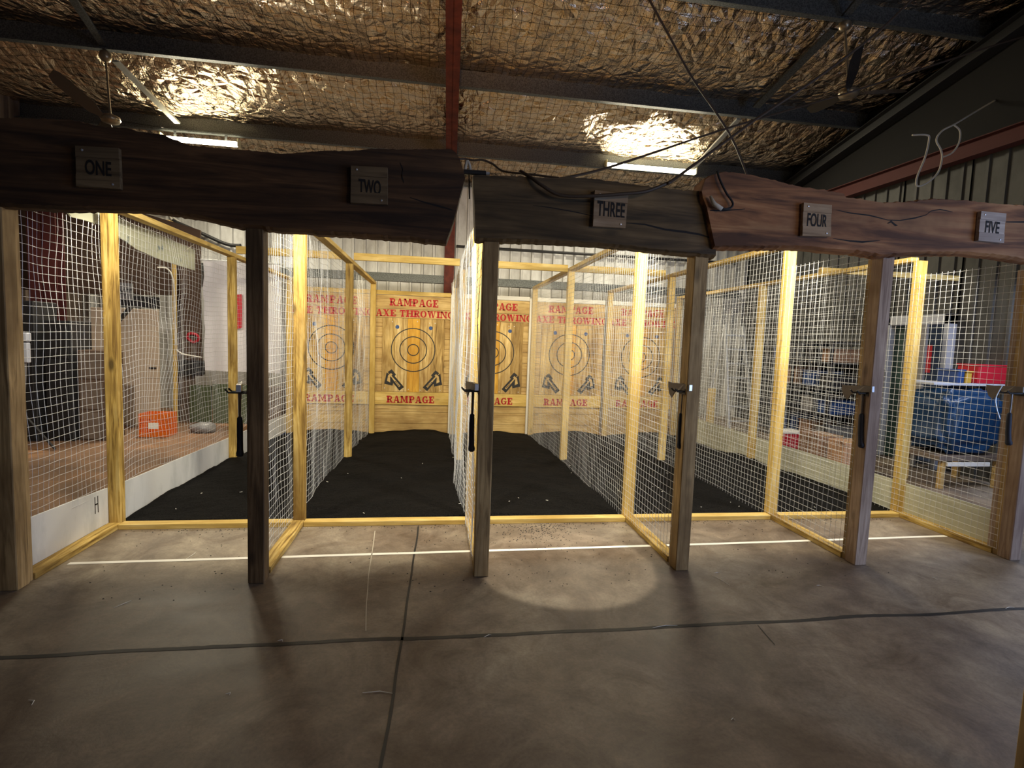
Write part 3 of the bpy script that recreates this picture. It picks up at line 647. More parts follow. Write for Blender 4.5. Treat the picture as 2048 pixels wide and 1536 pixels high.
for i in range(1, 6):
    ox = (XP[i] + XP[i + 1]) / 2 + .7185 ; Y = 6.20   # offset from lane two centre (-.7185)
    root = thing('throwing_target', TL[i], 'target', ((XP[i] + XP[i + 1]) / 2, Y, 0), 'throwing targets')
    xa, xb = tX(749.5) + ox, tX(900) + ox
    rowz = [(583, 591.5, .02), (591.5, 618.5, .03), (620.5, 636, .03)]
    base = MB(); y0 = Y + .03
    for a, b in ((637, 655), (655.5, 676), (676.5, 697), (697.5, 720), (720.5, 745), (745.5, 770), (770.5, 784), (810.5, 824), (824.5, 847), (847.5, 873)):
        base.bbox((xa, y0, tZ(b)), (xb, y0 + .04, tZ(a)), .003)
    base.build('backing_boards', M_tboard, root)
    MB().bbox((xa, Y, tZ(591.2)), (xb, Y + .05, tZ(583)), .003).build('top_rail', M_whitep if i in (3, 4, 5) else M_pine['x'], root)
    hb = MB().bbox((xa, Y + .005, tZ(618.5)), (xb, Y + .035, tZ(592)), .003).build('header_board', M_tboard, root)
    hc = MB().bbox((xa, Y + .005, tZ(636.5)), (xb, Y + .035, tZ(619)), .003).build('header_board', M_tboard, root)
    fb = MB().bbox((xa, Y - .005, tZ(809.5)), (xb, Y + .03, tZ(784.5)), .003).build('footer_board', M_pine['x'], root)
    x0, x1 = tX(764.4) + ox, tX(888.4) + ox; n = 5; yf = Y
    for k_ in range(n):
        MB().bbox((x0 + (x1 - x0) * k_ / n + .001, yf, tZ(784)), (x0 + (x1 - x0) * (k_ + 1) / n - .001, yf + .045, tZ(637)), .003).build('face_plank', M_tface[k_], root)
    cx_, cz_ = tX(826.5) + ox, tZ(700)
    for r in (.386, .237, .099):
        m = MB()
        for q in ringp(cx_, cz_, (r - .0085,) * 2, (r + .0085,) * 2): m.add([(a, yf - .0012, b) for a, b in q], [(0, 1, 2, 3)])
        m.build('scoring_ring', M_black, root)
    for px in (794, 860.5):
        m = MB(); m.lathe([(.034, 0), (.034, -.0015)], (tX(px) + ox, yf, tZ(655)), 20, 'y'); m.build('blue_spot', M_bluedot, root)
    # painted axe emblems
    for sgn, px in ((1, 789), (-1, 867)):
        c = Vector((tX(px) + ox, 0, tZ(760)))
        def T(pts, g=1.0):
            ang = math.radians(40); out = []
            for a, b in pts:
                a, b = a * g, b * g; u = a * math.cos(ang) - b * math.sin(ang); v_ = a * math.sin(ang) + b * math.cos(ang)
                out.append((c.x + sgn * u * 1.0, c.z + v_))
            return out
        # head at the upper outer end, handle running down and inwards (drawn pointing up then rotated)
        halo = [[(-.052, -.215), (.052, -.215), (.048, .10), (-.048, .10)], [(-.085, .05), (.0, .03), (.0, .175), (-.085, .17)], [(-.03, .03), (.09, -.07), (.18, .05), (.02, .18)]]
        halo = [[(-a, b) for a, b in q] for q in halo]
        m = MB()
        for j, q in enumerate(halo):
            q = T(q); 
            if sgn < 0: q = q[::-1]
            m.add([(a, yf - .0010 - .0002 * j, b) for a, b in q], [(0, 1, 2, 3)])
        em = m.build('painted_axe', M_black, root)
        hd = [[(-.018, -.16), (.018, -.16), (.010, .09), (-.010, .09)], [(-.035, .085), (.03, .085), (.03, .125), (-.035, .125)], [(.02, .085), (.085, .0), (.11, .06), (.03, .125)]]
        hd = [[(-a, b) for a, b in q] for q in hd]
        m = MB()
        for j, q in enumerate(hd): m.add([(a, yf - .0022 - .0002 * j, b) for a, b in T(q)], [(0, 1, 2, 3)])
        m.build('axe_outline', M_tboard, em)
        m = MB()
        for j in range(4):
            m.add([(a, yf - .0032, b) for a, b in T([(-.010, -.14 + j * .03), (.010, -.14 + j * .03), (.008, -.125 + j * .03), (-.008, -.125 + j * .03)])], [(0, 1, 2, 3)])
        m.build('handle_lettering', M_black, em)
    m = MB(); serif(m, 'RAMPAGE', tX(777.5) + ox, tX(875) + ox, tZ(613), tZ(598), Y + .0035); m.build('lettering', M_red, hb)
    m = MB(); serif(m, 'AXE THROWING', tX(750.5) + ox, tX(906) + ox, tZ(634.5), tZ(620.5), Y + .0035, xb - .003); m.build('lettering', M_red, hc)
    m = MB(); serif(m, 'RAMPAGE', tX(774.5) + ox, tX(871) + ox, tZ(806), tZ(792), Y - .0065); m.build('lettering', M_red, fb)
    for px, py in ((770, 777), (808, 778), (818, 779), (842, 780), (882, 780), (784, 645), (834, 643), (858, 645), (869, 645)):
        MB().lathe([(.009, 0), (.009, -.003), (.004, -.006)], (tX(px) + ox, yf, tZ(py)), 8, 'y').build('screw', M_whitep, root)
    # white edge trims
    if i in (2, 3): MB().bbox((tX(899.5) + ox, Y - .03, -.25), (tX(904) + ox, Y + .03, tZ(586)), .003).build('side_trim', M_whitep, root)
    if i == 3: pass
# ------------------------------------------------------------------ hanging axes
def axe(X, Yc, zt, label, yawd, lean=0.0, L=.235):
    root = bpy.data.objects.new('throwing_axe', None); COL.objects.link(root); root['_o'] = (0, 0, 0)
    tag(root, label, 'axe', 'axes hanging on the posts')
    # head: along +y the bit, -y the poll ; z=0 at top edge
    prof = [(-.062, 0, .013), (-.062, -.036, .013), (-.03, -.038, .014), (.018, -.038, .014), (.045, -.036, .010), (.075, -.058, .006), (.098, -.095, .002), (.125, -.070, .001), (.138, -.030, .001), (.140, .004, .001), (.10, .0, .005), (.045, .002, .010), (-.02, .002, .014)]
    vs = [(t, y, z) for y, z, t in prof] + [(-t, y, z) for y, z, t in prof]; n = len(prof)
    sc = L / .20
    vs = [(x, y * sc, z * sc) for x, y, z in vs]
    mid = [(0, y * sc, z * sc) for y, z, t in prof]
    bm = bmesh.new(); V = [bm.verts.new(v_) for v_ in vs]
    f1 = bm.faces.new(V[:n]); f2 = bm.faces.new(V[n:][::-1])
    for k_ in range(n): bm.faces.new((V[k_], V[(k_ + 1) % n], V[n + (k_ + 1) % n], V[n + k_]))
    bmesh.ops.triangulate(bm, faces=[f1, f2]); bm.verts.index_update()
    MB().add([v_.co for v_ in bm.verts], [[v_.index for v_ in f.verts] for f in bm.faces]).build('head', M_steel, root); bm.free()
    MB().bbox((-.0135, -.0655 * sc, -.037 * sc), (.0135, -.061 * sc, .001), .002).build('poll_face', M_steelb, root)
    MB().tube([(0, 0, .004), (0, 0, -.10), (0, .004, -.22)], [.011, .009, .008], 10).build('shaft', M_steel, root)
    MB().tube([(0, .004, -.205), (0, .004, -.215), (0, .005, -.27), (0, .004, -.36), (0, .0, -.42), (0, -.004, -.44), (0, -.005, -.455), (0, -.005, -.462)], [.008, .016, .018, .018, .019, .023, .021, .012], 14).build('grip', M_navy, root, smooth=True)
    root.location = (X, Yc, zt); root.rotation_euler = (math.radians(lean), 0, math.radians(yawd)); return root
def axe_at(px, py, Yc, i, label, yawd=14, lean=0):
    p = aY(px, py, Yc); axe(p.x, Yc, p.z, label, yawd, lean)
    # bracket: two prongs reaching out of the post with a cross bar under the head
    xpost = XP[i] - .05; m = MB(); z = p.z - .052
    m.tube([(xpost - .001, Yc - .03, z), (p.x + .01, Yc - .03, z), (p.x - .055, Yc - .03, z), (p.x - .075, Yc - .03, z + .02)], .006, 8)
    m.tube([(xpost - .001, Yc + .03, z), (p.x + .01, Yc + .03, z), (p.x - .055, Yc + .03, z), (p.x - .075, Yc + .03, z + .02)], .006, 8)
    m.box((xpost - .004, Yc - .045, z - .02), (xpost, Yc + .045, z + .02))
    tag(m.build('axe_bracket', M_dark, org=(xpost, Yc, z)), {2: 'black two prong hook on the second post', 3: 'black two prong hook on the third post', 4: 'black two prong hook on the fourth post', 5: 'black two prong hook on the fifth post', 6: 'black two prong hook on the rightmost post'}[i], 'hook', 'axe hooks')
axe_at(479, 768, .06, 2, 'hatchet with navy grip hanging beside the second post, mostly hidden')
axe_at(946.5, 766, .06, 3, 'hatchet with navy grip hanging edge on beside the third post')
axe_at(1367, 768, .06, 4, 'hatchet with navy grip hanging left of the fourth post')
axe_at(1726, 772, .06, 5, 'hatchet with navy grip hanging left of the fifth post', lean=-3)
axe_at(2024, 773, .06, 6, 'hatchet with a chain beside it, hanging at the right edge', lean=-2)
# ------------------------------------------------------------------ strip lamps
def lamp(pa, pb, label):
    a, b = aY(*pa, 6.50), aY(*pb, 6.50); z = (a.z + b.z) / 2; yy = 6.50
    c = ((a.x + b.x) / 2, yy, z); root = thing('strip_lamp', label, 'lamp', c, 'strip lamps on the purlin')
    MB().bbox((a.x - .02, yy + .05, z - .03), (b.x + .02, yy + .09, z + .045), .004).build('housing', M_lampbody, root)
    MB().bbox((a.x, yy - .02, z - .05), (b.x, yy + .052, z + .025), .014).build('diffuser', M_lamp, root)
    for xx in (a.x + .2, b.x - .2): MB().box((xx - .02, yy + .04, z + .05), (xx + .02, yy + .045, pz(6.54) + .01)).build('hanger', M_galv, root)
    for xx in (a.x - .025, b.x): MB().bbox((xx, yy - .025, z - .055), (xx + .025, yy + .092, z + .078), .004).build('end_cap', M_lampbody, root)
def lamp_glow(pa, pb):
    a, b = aY(*pa, 6.50), aY(*pb, 6.50)
    return light('strip_lamp_light', 'AREA', ((a.x + b.x) / 2, 6.44, (a.z + b.z) / 2 - .08), ((a.x + b.x) / 2, 4.6, 1.0), 120, (1.0, .90, .68), b.x - a.x, .08)
lamp_glow((322, 276), (475, 285)); lamp_glow((1214, 330), (1391, 341))
lamp((322, 276), (475, 285), 'glowing strip lamp on the purlin above the dark left slab')
lamp((1214, 330), (1391, 341), 'glowing strip lamp on the purlin above the THREE plate')
# ------------------------------------------------------------------ ceiling fans
def fan(top, hub, blades, Y, label, w_=.13):
    T = aY(*top, Y); Hh = aY(*hub, Y); root = thing('ceiling_fan', label, 'fan', T, 'ceiling fans')
    MB().lathe([(.02, -.075), (.055, -.06), (.075, -.01), (.06, .05), (.03, .07)], (T.x, T.y, T.z), 20).build('canopy', M_fanhub, root, smooth=True)
    MB().tube([(T.x, T.y, T.z - .03), (Hh.x, Y, Hh.z + .05)], .014, 10).build('downrod', M_fanhub, root)
    MB().lathe([(.03, -.06), (.10, -.045), (.12, -.005), (.11, .03), (.05, .055), (.022, .07)], (Hh.x, Y, Hh.z), 24).build('motor', M_fanhub, root, smooth=True)
    for ang, L, rise, pitch in blades:
        a_ = math.radians(ang); d_ = Vector((math.cos(a_), math.sin(a_), 0)); s_ = Vector((-d_.y, d_.x, 0))
        vs = []; fs = []; st = [(.09, .35), (.16, .5), (.24, .95), (.40, 1.0), (L - .06, 1.0), (L, .6)]
        for t, ww in st:
            for sg, dz in ((-1, -pitch), (1, pitch)):
                p = Vector((Hh.x, Y, Hh.z - .01)) + d_ * t + s_ * sg * w_ / 2 * ww
                for th in (-.003, .003): vs.append((p.x, p.y, p.z + dz * ww + th + rise * (t - .09)))
        for q in range(len(st) - 1):
            b0 = q * 4; fs += [(b0, b0 + 2, b0 + 6, b0 + 4), (b0 + 1, b0 + 5, b0 + 7, b0 + 3), (b0, b0 + 4, b0 + 5, b0 + 1), (b0 + 2, b0 + 3, b0 + 7, b0 + 6)]
        e = (len(st) - 1) * 4; fs += [(0, 1, 3, 2), (e, e + 2, e + 3, e + 1)]
        MB().add(vs, fs).build('blade', M_fan, root)
fan((211, 112), (221, 238), [(128, .62, 0, .03), (5, .62, -.05, .02), (246, .72, .42, .05)], 4.70, 'ceiling fan on the left hanging by a long rod above the dark slab')
fan((1690, 48), (1697, 186), [(105, .55, 0, .03), (-16, .66, .04, .05), (236, .60, .50, .09)], 2.80, 'shadowed ceiling fan at the upper right')
# ------------------------------------------------------------------ roof bridging straps
def onp(x, y, dz=0): # on purlin underside plane
    d_ = _ray(x, y); n = Vector((0, .19, 1)); return CAMP + d_ * ((5.7 + .19 * 2.6 + dz - n.dot(CAMP)) / n.dot(d_))
for pts, wd, lab in ((((140, -10), (208, 92)), .09, 'roof bridging channel at the upper left, before the fan'), (((231, 122), (355, 246)), .09, 'roof bridging channel right of the left fan rod'), (((1742, -30), (1678, 48)), .09, 'roof bridging channel at the top right before the fan'),
                     (((1668, 58), (1512, 214)), .12, 'roof bridging channel left of the right fan'), (((1478, 238), (1385, 338)), .08, 'roof bridging channel at the right end of the strip lamp')):
    a, b = onp(*pts[0], .03), onp(*pts[1], .03)
    tag(MB().beam(a, b, wd, .03).build('roof_bridging', M_galvLit if pts[0][0] in (231, 1478) else M_galv), lab, 'roof strut', 'roof bridging')
# ------------------------------------------------------------------ cables
def cable(name, pts, r, m, label, cat='cable', n=8):
    Q = [aY(*p) for p in pts]
    if label.startswith('pale cord'): Q[0] = aX(1990, 201, XR - .055)
    P = smooth_path(Q, n)
    return tag(MB().tube(P, r, 7).build(name, m, smooth=True), label, cat)
cable('steel_rope', [(1296, -5, 2.9), (1340, 75, 3.0), (1384, 155, 3.1), (1432, 225, 3.2), (1468, 285, 3.3), (1495, 352, 3.4)], .014, M_cable, 'dark rope falling from the roof to the left end of the red brown slab', 'rope')
cable('power_cable', [(1826, -4, 1.0), (1760, 60, 1.0), (1640, 152, .9), (1510, 240, .8), (1390, 328, .35), (1345, 361, -.06), (1330, 368, -.09), (1290, 383, -.11), (1240, 388, -.115), (1180, 392, -.11), (1120, 390, -.09), (1083, 370, -.08), (1062, 355, -.05), (1040, 342, .0)], .011, M_cable, 'thick brown cable sweeping from the upper right across the THREE plate')
cable('power_cable', [(2052, 72, 2.1), (1960, 100, 2.1), (1720, 178, 2.1), (1640, 202, 2.2), (1450, 258, 1.6), (1300, 308, .9), (1200, 340, .3), (1120, 358, .02)], .010, M_cable, 'thin dark cable crossing beneath the right fan down to the middle slab')
cable('power_cable', [(1118, 356, .0), (1070, 350, .02), (1040, 347, .05), (1005, 342, .1), (985, 328, .12), (965, 320, .12), (948, 321, .12), (930, 318, .12), (918, 318, .1)], .007, M_cable, 'brown cable looping over the left end of the middle slab')
cable('power_lead', [(1434, 342, -.09), (1440, 360, -.10), (1452, 385, -.10), (1465, 405, -.10), (1462, 415, -.10), (1450, 418, -.11), (1438, 415, -.11)], .007, M_blk, 'black lead with plug hanging on the left end of the red brown slab')
# pale plug on its end
p = aY(1428, 408, -.10); q = aY(1444, 418, -.11)
tag(MB().tube([p + Vector((-.03, 0, .05)), p, q], [.008, .016, .014], 8).build('plug_connector', M_cord, smooth=True), 'pale plug connector at the joint of the middle and right slabs', 'plug')
cable('cord', [(1990, 201, 2.9), (1950, 224, 2.7), (1910, 248, 2.5), (1884, 262, 2.5), (1873, 280, 2.5), (1882, 300, 2.5), (1884, 318, 2.5), (1876, 345, 2.5), (1855, 365, 2.5), (1835, 372, 2.5), (1834, 355, 2.5), (1850, 315, 2.5), (1858, 280, 2.5), (1854, 270, 2.5), (1825, 270, 2.5)], .011, M_cord, 'pale cord with a dangling open loop at the upper right', 'cord')
cable('cord', [(1908, 250, 2.51), (1920, 262, 2.51), (1918, 285, 2.51), (1905, 305, 2.51), (1886, 314, 2.51)], .010, M_cord, 'short pale cord closing the loop at the upper right', 'cord')
# clamp with black bar in the gap between the slabs
root = thing('lamp_clamp', 'black clamp bar bridging the gap between left and middle slabs', 'clamp', aY(950, 346, .1))
MB().tube([aY(927, 344, .02), aY(972, 347, .02)], .017, 10).build('bar', M_dark, root)
MB().tube([aY(972, 347, .02), aY(979, 348, .02)], .012, 10).build('tip', M_alu, root)
MB().tube(smooth_path([aY(930, 340, .03), aY(934, 322, .03), aY(939, 330, .03), aY(941, 343, .03)], 4), .009, 7).build('bare_wire', M_cord, root)
MB().tube([aY(938, 346, .04), aY(939, 398, .04)], .005, 6).build('rod', M_dark, root)
# ------------------------------------------------------------------ left background
def wallpoly(pts, axisv, pos, th, name, m, label=None, cat=None, parent=None, grp=None):
    P = [aY(x, y, pos) if axisv == 'y' else aX(x, y, pos) for x, y in pts]
    mb = MB()
    if axisv == 'y': mb.prism([(p.x, p.z) for p in P], pos, pos + th, 'y')
    else: mb.prism([(p.y, p.z) for p in P], pos, pos + th, 'x')
    o = mb.build(name, m, parent)
    if label: tag(o, label, cat, grp)
    return o
# partition wall on the left, Y = 5.9, with a beige door
struct(wallpoly([(-260, 300), (300, 430), (400, 460), (400, 600), (404, 752), (350, 752), (350, 590), (222, 590), (-260, 560)], 'y', 6.35, .05, 'wall_partition', M_brownwall))
d0, d1 = aY(222, 852, 5.85), aY(320, 852, 5.85)
root = thing('sliding_door', 'beige door panel standing behind the leftmost partition', 'door', ((d0.x + d1.x) / 2, 5.87, 0))
MB().bbox((d0.x - .25, 5.85, 0.0), (d1.x, 5.89, .78), .004).build('lower_panel', M_beige, root)
MB().bbox((d0.x - .25, 5.85, .783), (d1.x, 5.89, 1.89), .004).build('upper_panel', M_beige, root)
hp = aY(305, 736, 5.83); MB().box((hp.x - .05, 5.82, hp.z - .012), (hp.x + .05, 5.85, hp.z + .012)).build('handle', M_dark, root)
a, b = aY(221, 660, 5.80), aY(262, 614, 5.80)
tag(MB().beam(a, b, .03, .10, (0, -1, 0)).build('door_strut', M_dark), 'black diagonal strut across the top of the beige door panel', 'strut')
tag(wallpoly([(215, 588), (312, 594), (312, 617), (215, 612)], 'y', 5.9, .12, 'lintel_beam', M_dark), 'dark beam above the beige door panel', 'beam')
root = thing('exit_sign', 'grey EXIT sign above the beige door', 'sign', aY(243, 583, 5.8))
wallpoly([(226, 563), (263, 567), (263, 600), (226, 596)], 'y', 5.82, .05, 'sign_box', M_grey, parent=root)
vs, fs = text_mesh('EXIT', .24, .10, 0, .01); a = aY(231, 590, 5.82)
MB().add([(v_[0] + a.x, 5.818, v_[2] + a.z) for v_ in vs], fs).build('lettering', M_dark, root)
for j, (x0_, x1_, hh) in enumerate(((-40, 18, 620), (22, 75, 600), (95, 143, 640), (160, 205, 700))):
    a, b = aZ(x0_, 884 - j * 1, 0), aZ(x1_, 884, 0); zt_ = aY(x0_, hh, a.y).z
    nm = ('storage_cabinet', 'storage_cabinet', 'stacked_crate', 'timber_crate')[j]
    lab = ('tall black cabinet behind the leftmost partition at the left edge', 'tall black cabinet beside the grey tripod, left of the leftmost stud', 'black crate stack left of the leftmost stud', 'low dark timber crate just left of the leftmost stud')[j]
    root = thing(nm, lab, 'cabinet' if j < 2 else 'crate', ((a.x + b.x) / 2, a.y + .2, 0))
    W_ = b.x - a.x
    MB().bbox((a.x, a.y, 0), (b.x, a.y + .45, zt_), .01).build('body', M_dark if j < 3 else M_brownwall, root)
    for q in range(3):
        MB().bbox((a.x + .03, a.y - .012, zt_ * (q + .06) / 3), (b.x - .03, a.y + .002, zt_ * (q + .94) / 3), .004).build('drawer_front', M_black if j < 3 else M_corrD, root)
# red columns at left
for xx, lab in ((68, 'dark red steel column at the far left behind the mesh'), (98, 'dark red steel post just right of the far left column')):
    p = aY(xx, 500, 5.2); 
    m = MB(); ibm = .09
    m.box((p.x - ibm, 5.2, 0), (p.x + ibm, 5.212, 4.3)); m.box((p.x - ibm, 5.37, 0), (p.x + ibm, 5.382, 4.3)); m.box((p.x - .006, 5.21, 0), (p.x + .006, 5.375, 4.3))
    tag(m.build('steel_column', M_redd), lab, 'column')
# grey device on stand
p = aZ(48, 905, 0); root = thing('tripod_stand', 'pale grey device on a thin stand behind the leftmost mesh', 'stand', p)
a = aY(48, 680, p.y); 
MB().bbox((a.x - .05, p.y - .04, a.z - .02), (a.x + .06, p.y + .04, a.z + .09), .012).build('device_head', M_greyL, root)
MB().bbox((a.x - .045, p.y - .03, a.z - .28), (a.x + .055, p.y + .03, a.z - .03), .012).build('device_body', M_greyL, root)
MB().tube([(a.x, p.y, a.z - .28), (p.x, p.y, .45)], .02, 8).build('pole', M_grey, root)
for q in range(3):
    an = q * 2.09 + .4; MB().tube([(p.x, p.y, .5), (p.x + .3 * math.cos(an), p.y + .3 * math.sin(an), .015)], .015, 8).build('leg', M_dark, root)
# banner hanging inside partition one (outer side)
P = [((125, 415), 0), ((205, 425), 0), ((300, 462), 0), ((388, 500), 0), ((388, 541), 0), ((320, 520), 0), ((270, 498), 0), ((205, 452), 0), ((165, 440), 0), ((140, 434), 0)]
wallpoly([p_[0] for p_ in P], 'x', -3.02, .012, 'banner', M_banner, 'long cream banner hung behind the top of the leftmost partition', 'banner')
for yy, zz in ((1.2, 2.41), (2.7, 2.44)): tag(MB().tube([(-3.014, yy, zz - .03), (-2.87, yy, 2.53)], .004, 5).build('banner_tie', M_cord), 'thin tie holding the cream banner to the partition rail, %s end' % ('near' if yy < 2 else 'far'), 'tie')
# white sheet behind left lane
m = MB(); a0, a1 = aY(405, 520, 6.0), aY(560, 530, 6.0); zb0 = aY(405, 741, 6.0).z; n = 24; vs = []; fs = []
for j in range(n + 1):
    t = j / n; x_ = a0.x + (a1.x - a0.x) * t; yy = 6.03 + .03 * math.sin(t * 17)
    for k_ in range(9):
        z_ = a0.z - .02 * t + (zb0 - a0.z) * k_ / 8; vs.append((x_ + .03 * nz(k_ * .7, j * .1), yy + .012 * nz(j * .4, k_ * .5), z_))
fs = [(j * 9 + k_, j * 9 + 9 + k_, j * 9 + 10 + k_, j * 9 + k_ + 1) for j in range(n) for k_ in range(8)]
root = thing('vinyl_sheet', 'white hanging vinyl sheet with a red patch, left of the leftmost target', 'sheet', (a0.x, 6.03, a0.z))
o = m.add(vs, fs).build('sheet', M_sheet, root, smooth=True)
wallpoly([(468, 590), (484, 588), (484, 655), (470, 660)], 'y', 5.985, .004, 'red_patch', M_redpl, parent=root)
MB().tube([(a0.x - .05, 6.06, a0.z + .01), (a1.x + .05, 6.06, a1.z + .02)], .015, 8).build('hanging_rail', M_alu, root)
# green corrugated sheets leaning, pallet, lumps
o = corr((aY(352, 862, 6.35).x, 6.35, 0), (aY(392, 862, 6.35).x, 6.35, 0), 0, 1.05, (0, -1, 0), M_corrD, 'leaning_sheet', pitch=.09, d=.015, rib=.02); tag(o, 'brown corrugated sheet left of the green sheets', 'metal sheet')
o = corr((aY(380, 862, 6.28).x, 6.28, 0), (aY(425, 862, 6.28).x, 6.28, 0), 0, aY(390, 770, 6.28).z, (0, -1, 0), M_corrG, 'leaning_sheet', pitch=.09, d=.015, rib=.02); tag(o, 'narrow green corrugated sheet behind the grey stone', 'metal sheet')
o = corr((aY(426, 862, 6.2).x, 6.2, 0), (aY(500, 862, 6.2).x, 6.2, 0), 0, aY(440, 768, 6.2).z, (0, -1, 0), M_corrG, 'leaning_sheet', pitch=.09, d=.015, rib=.02); tag(o, 'wide green corrugated sheet below the white vinyl sheet', 'metal sheet')
o = corr((aY(350, 862, 6.45).x, 6.45, 0), (aY(404, 862, 6.45).x, 6.45, 0), 1.0, 2.2, (0, -1, 0), M_corrD, 'leaning_sheet', pitch=.10, d=.015, rib=.02); tag(o, 'pale brown corrugated panel left of the white vinyl sheet', 'metal sheet')
tag(MB().tube([aY(352, 868, 6.15), aY(348, 500, 6.15)], .035, 8).build('timber_pole', M_pine['z']), 'thin pale pole standing right of the beige door', 'pole')
bm = bmesh.new(); bmesh.ops.create_icosphere(bm, subdivisions=3, radius=1); P = []
c = aZ(408, 864, 0)
for v_ in bm.verts: P.append((c.x + v_.co.x * .2 * (1 + .3 * nz(*(v_.co * 1.5))), c.y + v_.co.y * .15, max(0, .06 + v_.co.z * .10 * (1 + .3 * nz(*(v_.co * 2))))))
bm.verts.index_update(); tag(MB().add(P, [[v_.index for v_ in f.verts] for f in bm.faces]).build('plastic_bag', M_grey, smooth=True), 'crumpled grey bag on the floor before the green sheets', 'bag'); bm.free()
tag(wallpoly([(352, 720), (404, 722), (404, 750), (352, 748)], 'y', 6.2, .12, 'shelf_box', M_dark), 'dark box under the white cables, left of the vinyl sheet', 'box')
cable('white_cable', [(353, 700, 6.1), (365, 708, 6.1), (380, 711, 6.1), (403, 715, 6.1)], .012, M_wcable, 'white cable running level to the vinyl sheet')
cable('white_cable', [(315, 535, 6.1), (335, 538, 6.1), (346, 560, 6.1), (350, 620, 6.1), (352, 690, 6.1)], .012, M_wcable, 'white cable dropping beside the pale pole')
cable('white_cable', [(285, 433, 7.945), (330, 428, 7.945), (345, 440, 7.945), (352, 458, 7.945), (350, 475, 7.945)], .018, M_wcable, 'white cable loop above the leftmost partition rail')
cable('white_cable', [(340, 430, 7.94), (360, 445, 7.94), (382, 464, 7.94)], .016, M_wcable, 'short white cable end beside the cable loop')
cable('steel_pipe', [(345, 441, 7.895), (400, 465, 7.895), (452, 488, 7.895), (482, 491, 7.895)], .035, M_dark, 'black pipe sloping down beside the second post', 'pipe', 4)
tag(wallpoly([(270, 436), (340, 440), (340, 470), (275, 462)], 'y', 7.74, .205, 'timber_box', M_tboard), 'small timber box high on the back wall at the left', 'box')
p = aY(386, 676, 6.3); tag(MB().tube(smooth_path([(p.x - .09, 6.3, p.z), (p.x - .05, 6.28, p.z + .07), (p.x + .06, 6.28, p.z + .06), (p.x + .09, 6.3, p.z - .02), (p.x, 6.3, p.z - .07), (p.x - .09, 6.3, p.z)], 5), .022, 8).build('coiled_hose', M_redpl, smooth=True), 'small red coiled hose hanging left of the vinyl sheet', 'hose')
# white low board and dark things behind lane one's mesh (between posts two and stud)
a = aZ(520, 868, 0)
tag(wallpoly([(462, 770), (562, 776), (562, 850), (462, 846)], 'y', 6.36, .3, 'timber_stack', M_corrD), 'dark stack behind the first lane, under the vinyl sheet', 'stack')
# ------------------------------------------------------------------ orange crate
def orange_crate():
    c = Vector(((aZ(280, 875).x + aZ(345, 868).x) / 2 - .0, 5.05, 0)); root = thing('plastic_crate', 'orange plastic bottle crate on the brown floor behind the leftmost partition', 'crate', c)
    w2, d2, h = .185, .15, .34; t = .012
    def panel(m, p, q, lo, hi):  # grid of bars between p and q (xy)
        p, q = Vector(p), Vector(q); L = (q - p).length
        for z in (lo, hi - .07): m.beam((p.x, p.y, z + .035), (q.x, q.y, z + .035), t, .07)
        n = 9
        for k_ in range(n + 1):
            a = p.lerp(q, k_ / n); m.beam((a.x, a.y, lo), (a.x, a.y, hi), .014, t, (q - p).normalized())
        for z in (.10, .14, .18, .22): m.beam((p.x, p.y, z), (q.x, q.y, z), t, .012)
    m = MB(); x, y = c.x, c.y
    co = [(x - w2, y - d2, 0), (x + w2, y - d2, 0), (x + w2, y + d2, 0), (x - w2, y + d2, 0)]
    for k_ in range(4):
        m = MB(); panel(m, co[k_], co[(k_ + 1) % 4], 0, h - (.0)); m.build('side_panel', M_orange, root)
    MB().box((x - w2, y - d2, .0), (x + w2, y + d2, .015)).build('base', M_orange, root)
    MB().box((x - .06, y - d2 - .010, .12), (x + .08, y - d2 - .006, .21)).build('badge', M_wline, root)
orange_crate()
# ------------------------------------------------------------------ right background
# door in right wall
Yd0, Yd1 = 2.98, 3.86
def dframe():
    m = MB(); m.bbox((XR - .12, Yd0 - .08, 0), (XR + .02, Yd0, 2.18), .004); m.bbox((XR - .12, Yd1, 0), (XR + .02, Yd1 + .08, 2.18), .004); m.bbox((XR - .12, Yd0 - .08, 2.04), (XR + .02, Yd1 + .08, 2.18), .004)
    return m
root = struct(dframe().build('door_1', M_greyL))
o = MB().bbox((XR - .03, Yd0 + .32, .01), (XR + .01, Yd1, 2.03), .003).build('door_leaf', M_dgreen, root)
MB().box((XR - .036, 3.2, 1.35), (XR - .031, 3.6, 1.75)).build('red_notice', M_redpl, root)
MB().bbox((XR - .33, Yd0 + .05, .01), (XR - .29, Yd0 + .38, 2.03), .003).build('door_leaf', M_grey, root)
# ladder
def ladder():
    a, b = aZ(1457, 862), aZ(1520, 868); t0, t1 = aY(1451, 640, a.y), aY(1500, 640, a.y)
    Y0 = a.y; root = thing('step_ladder', 'aluminium step ladder against the right wall behind the mesh', 'ladder', ((a.x + b.x) / 2, Y0, 0))
    bl = Vector((a.x, Y0, 0)); br = Vector((b.x + .05, Y0, 0)); tl = Vector((a.x + .04, Y0 + .45, 2.05)); tr = Vector((b.x - .05, Y0 + .45, 2.05))
    for p, q in ((bl, tl), (br, tr)): MB().beam(p, q, .035, .07, (0, 1, 0)).build('rail', M_alu, root)
    for k_ in range(7):
        t = (k_ + .7) / 7.4; p, q = bl.lerp(tl, t), br.lerp(tr, t); MB().beam(p, q, .08, .03).build('rung', M_alu, root)
    for p, q in ((bl + Vector((0, .95, 0)), tl), (br + Vector((.05, .95, 0)), tr)): MB().beam(p, q, .025, .05, (0, 1, 0)).build('rear_leg', M_alu, root)
ladder()
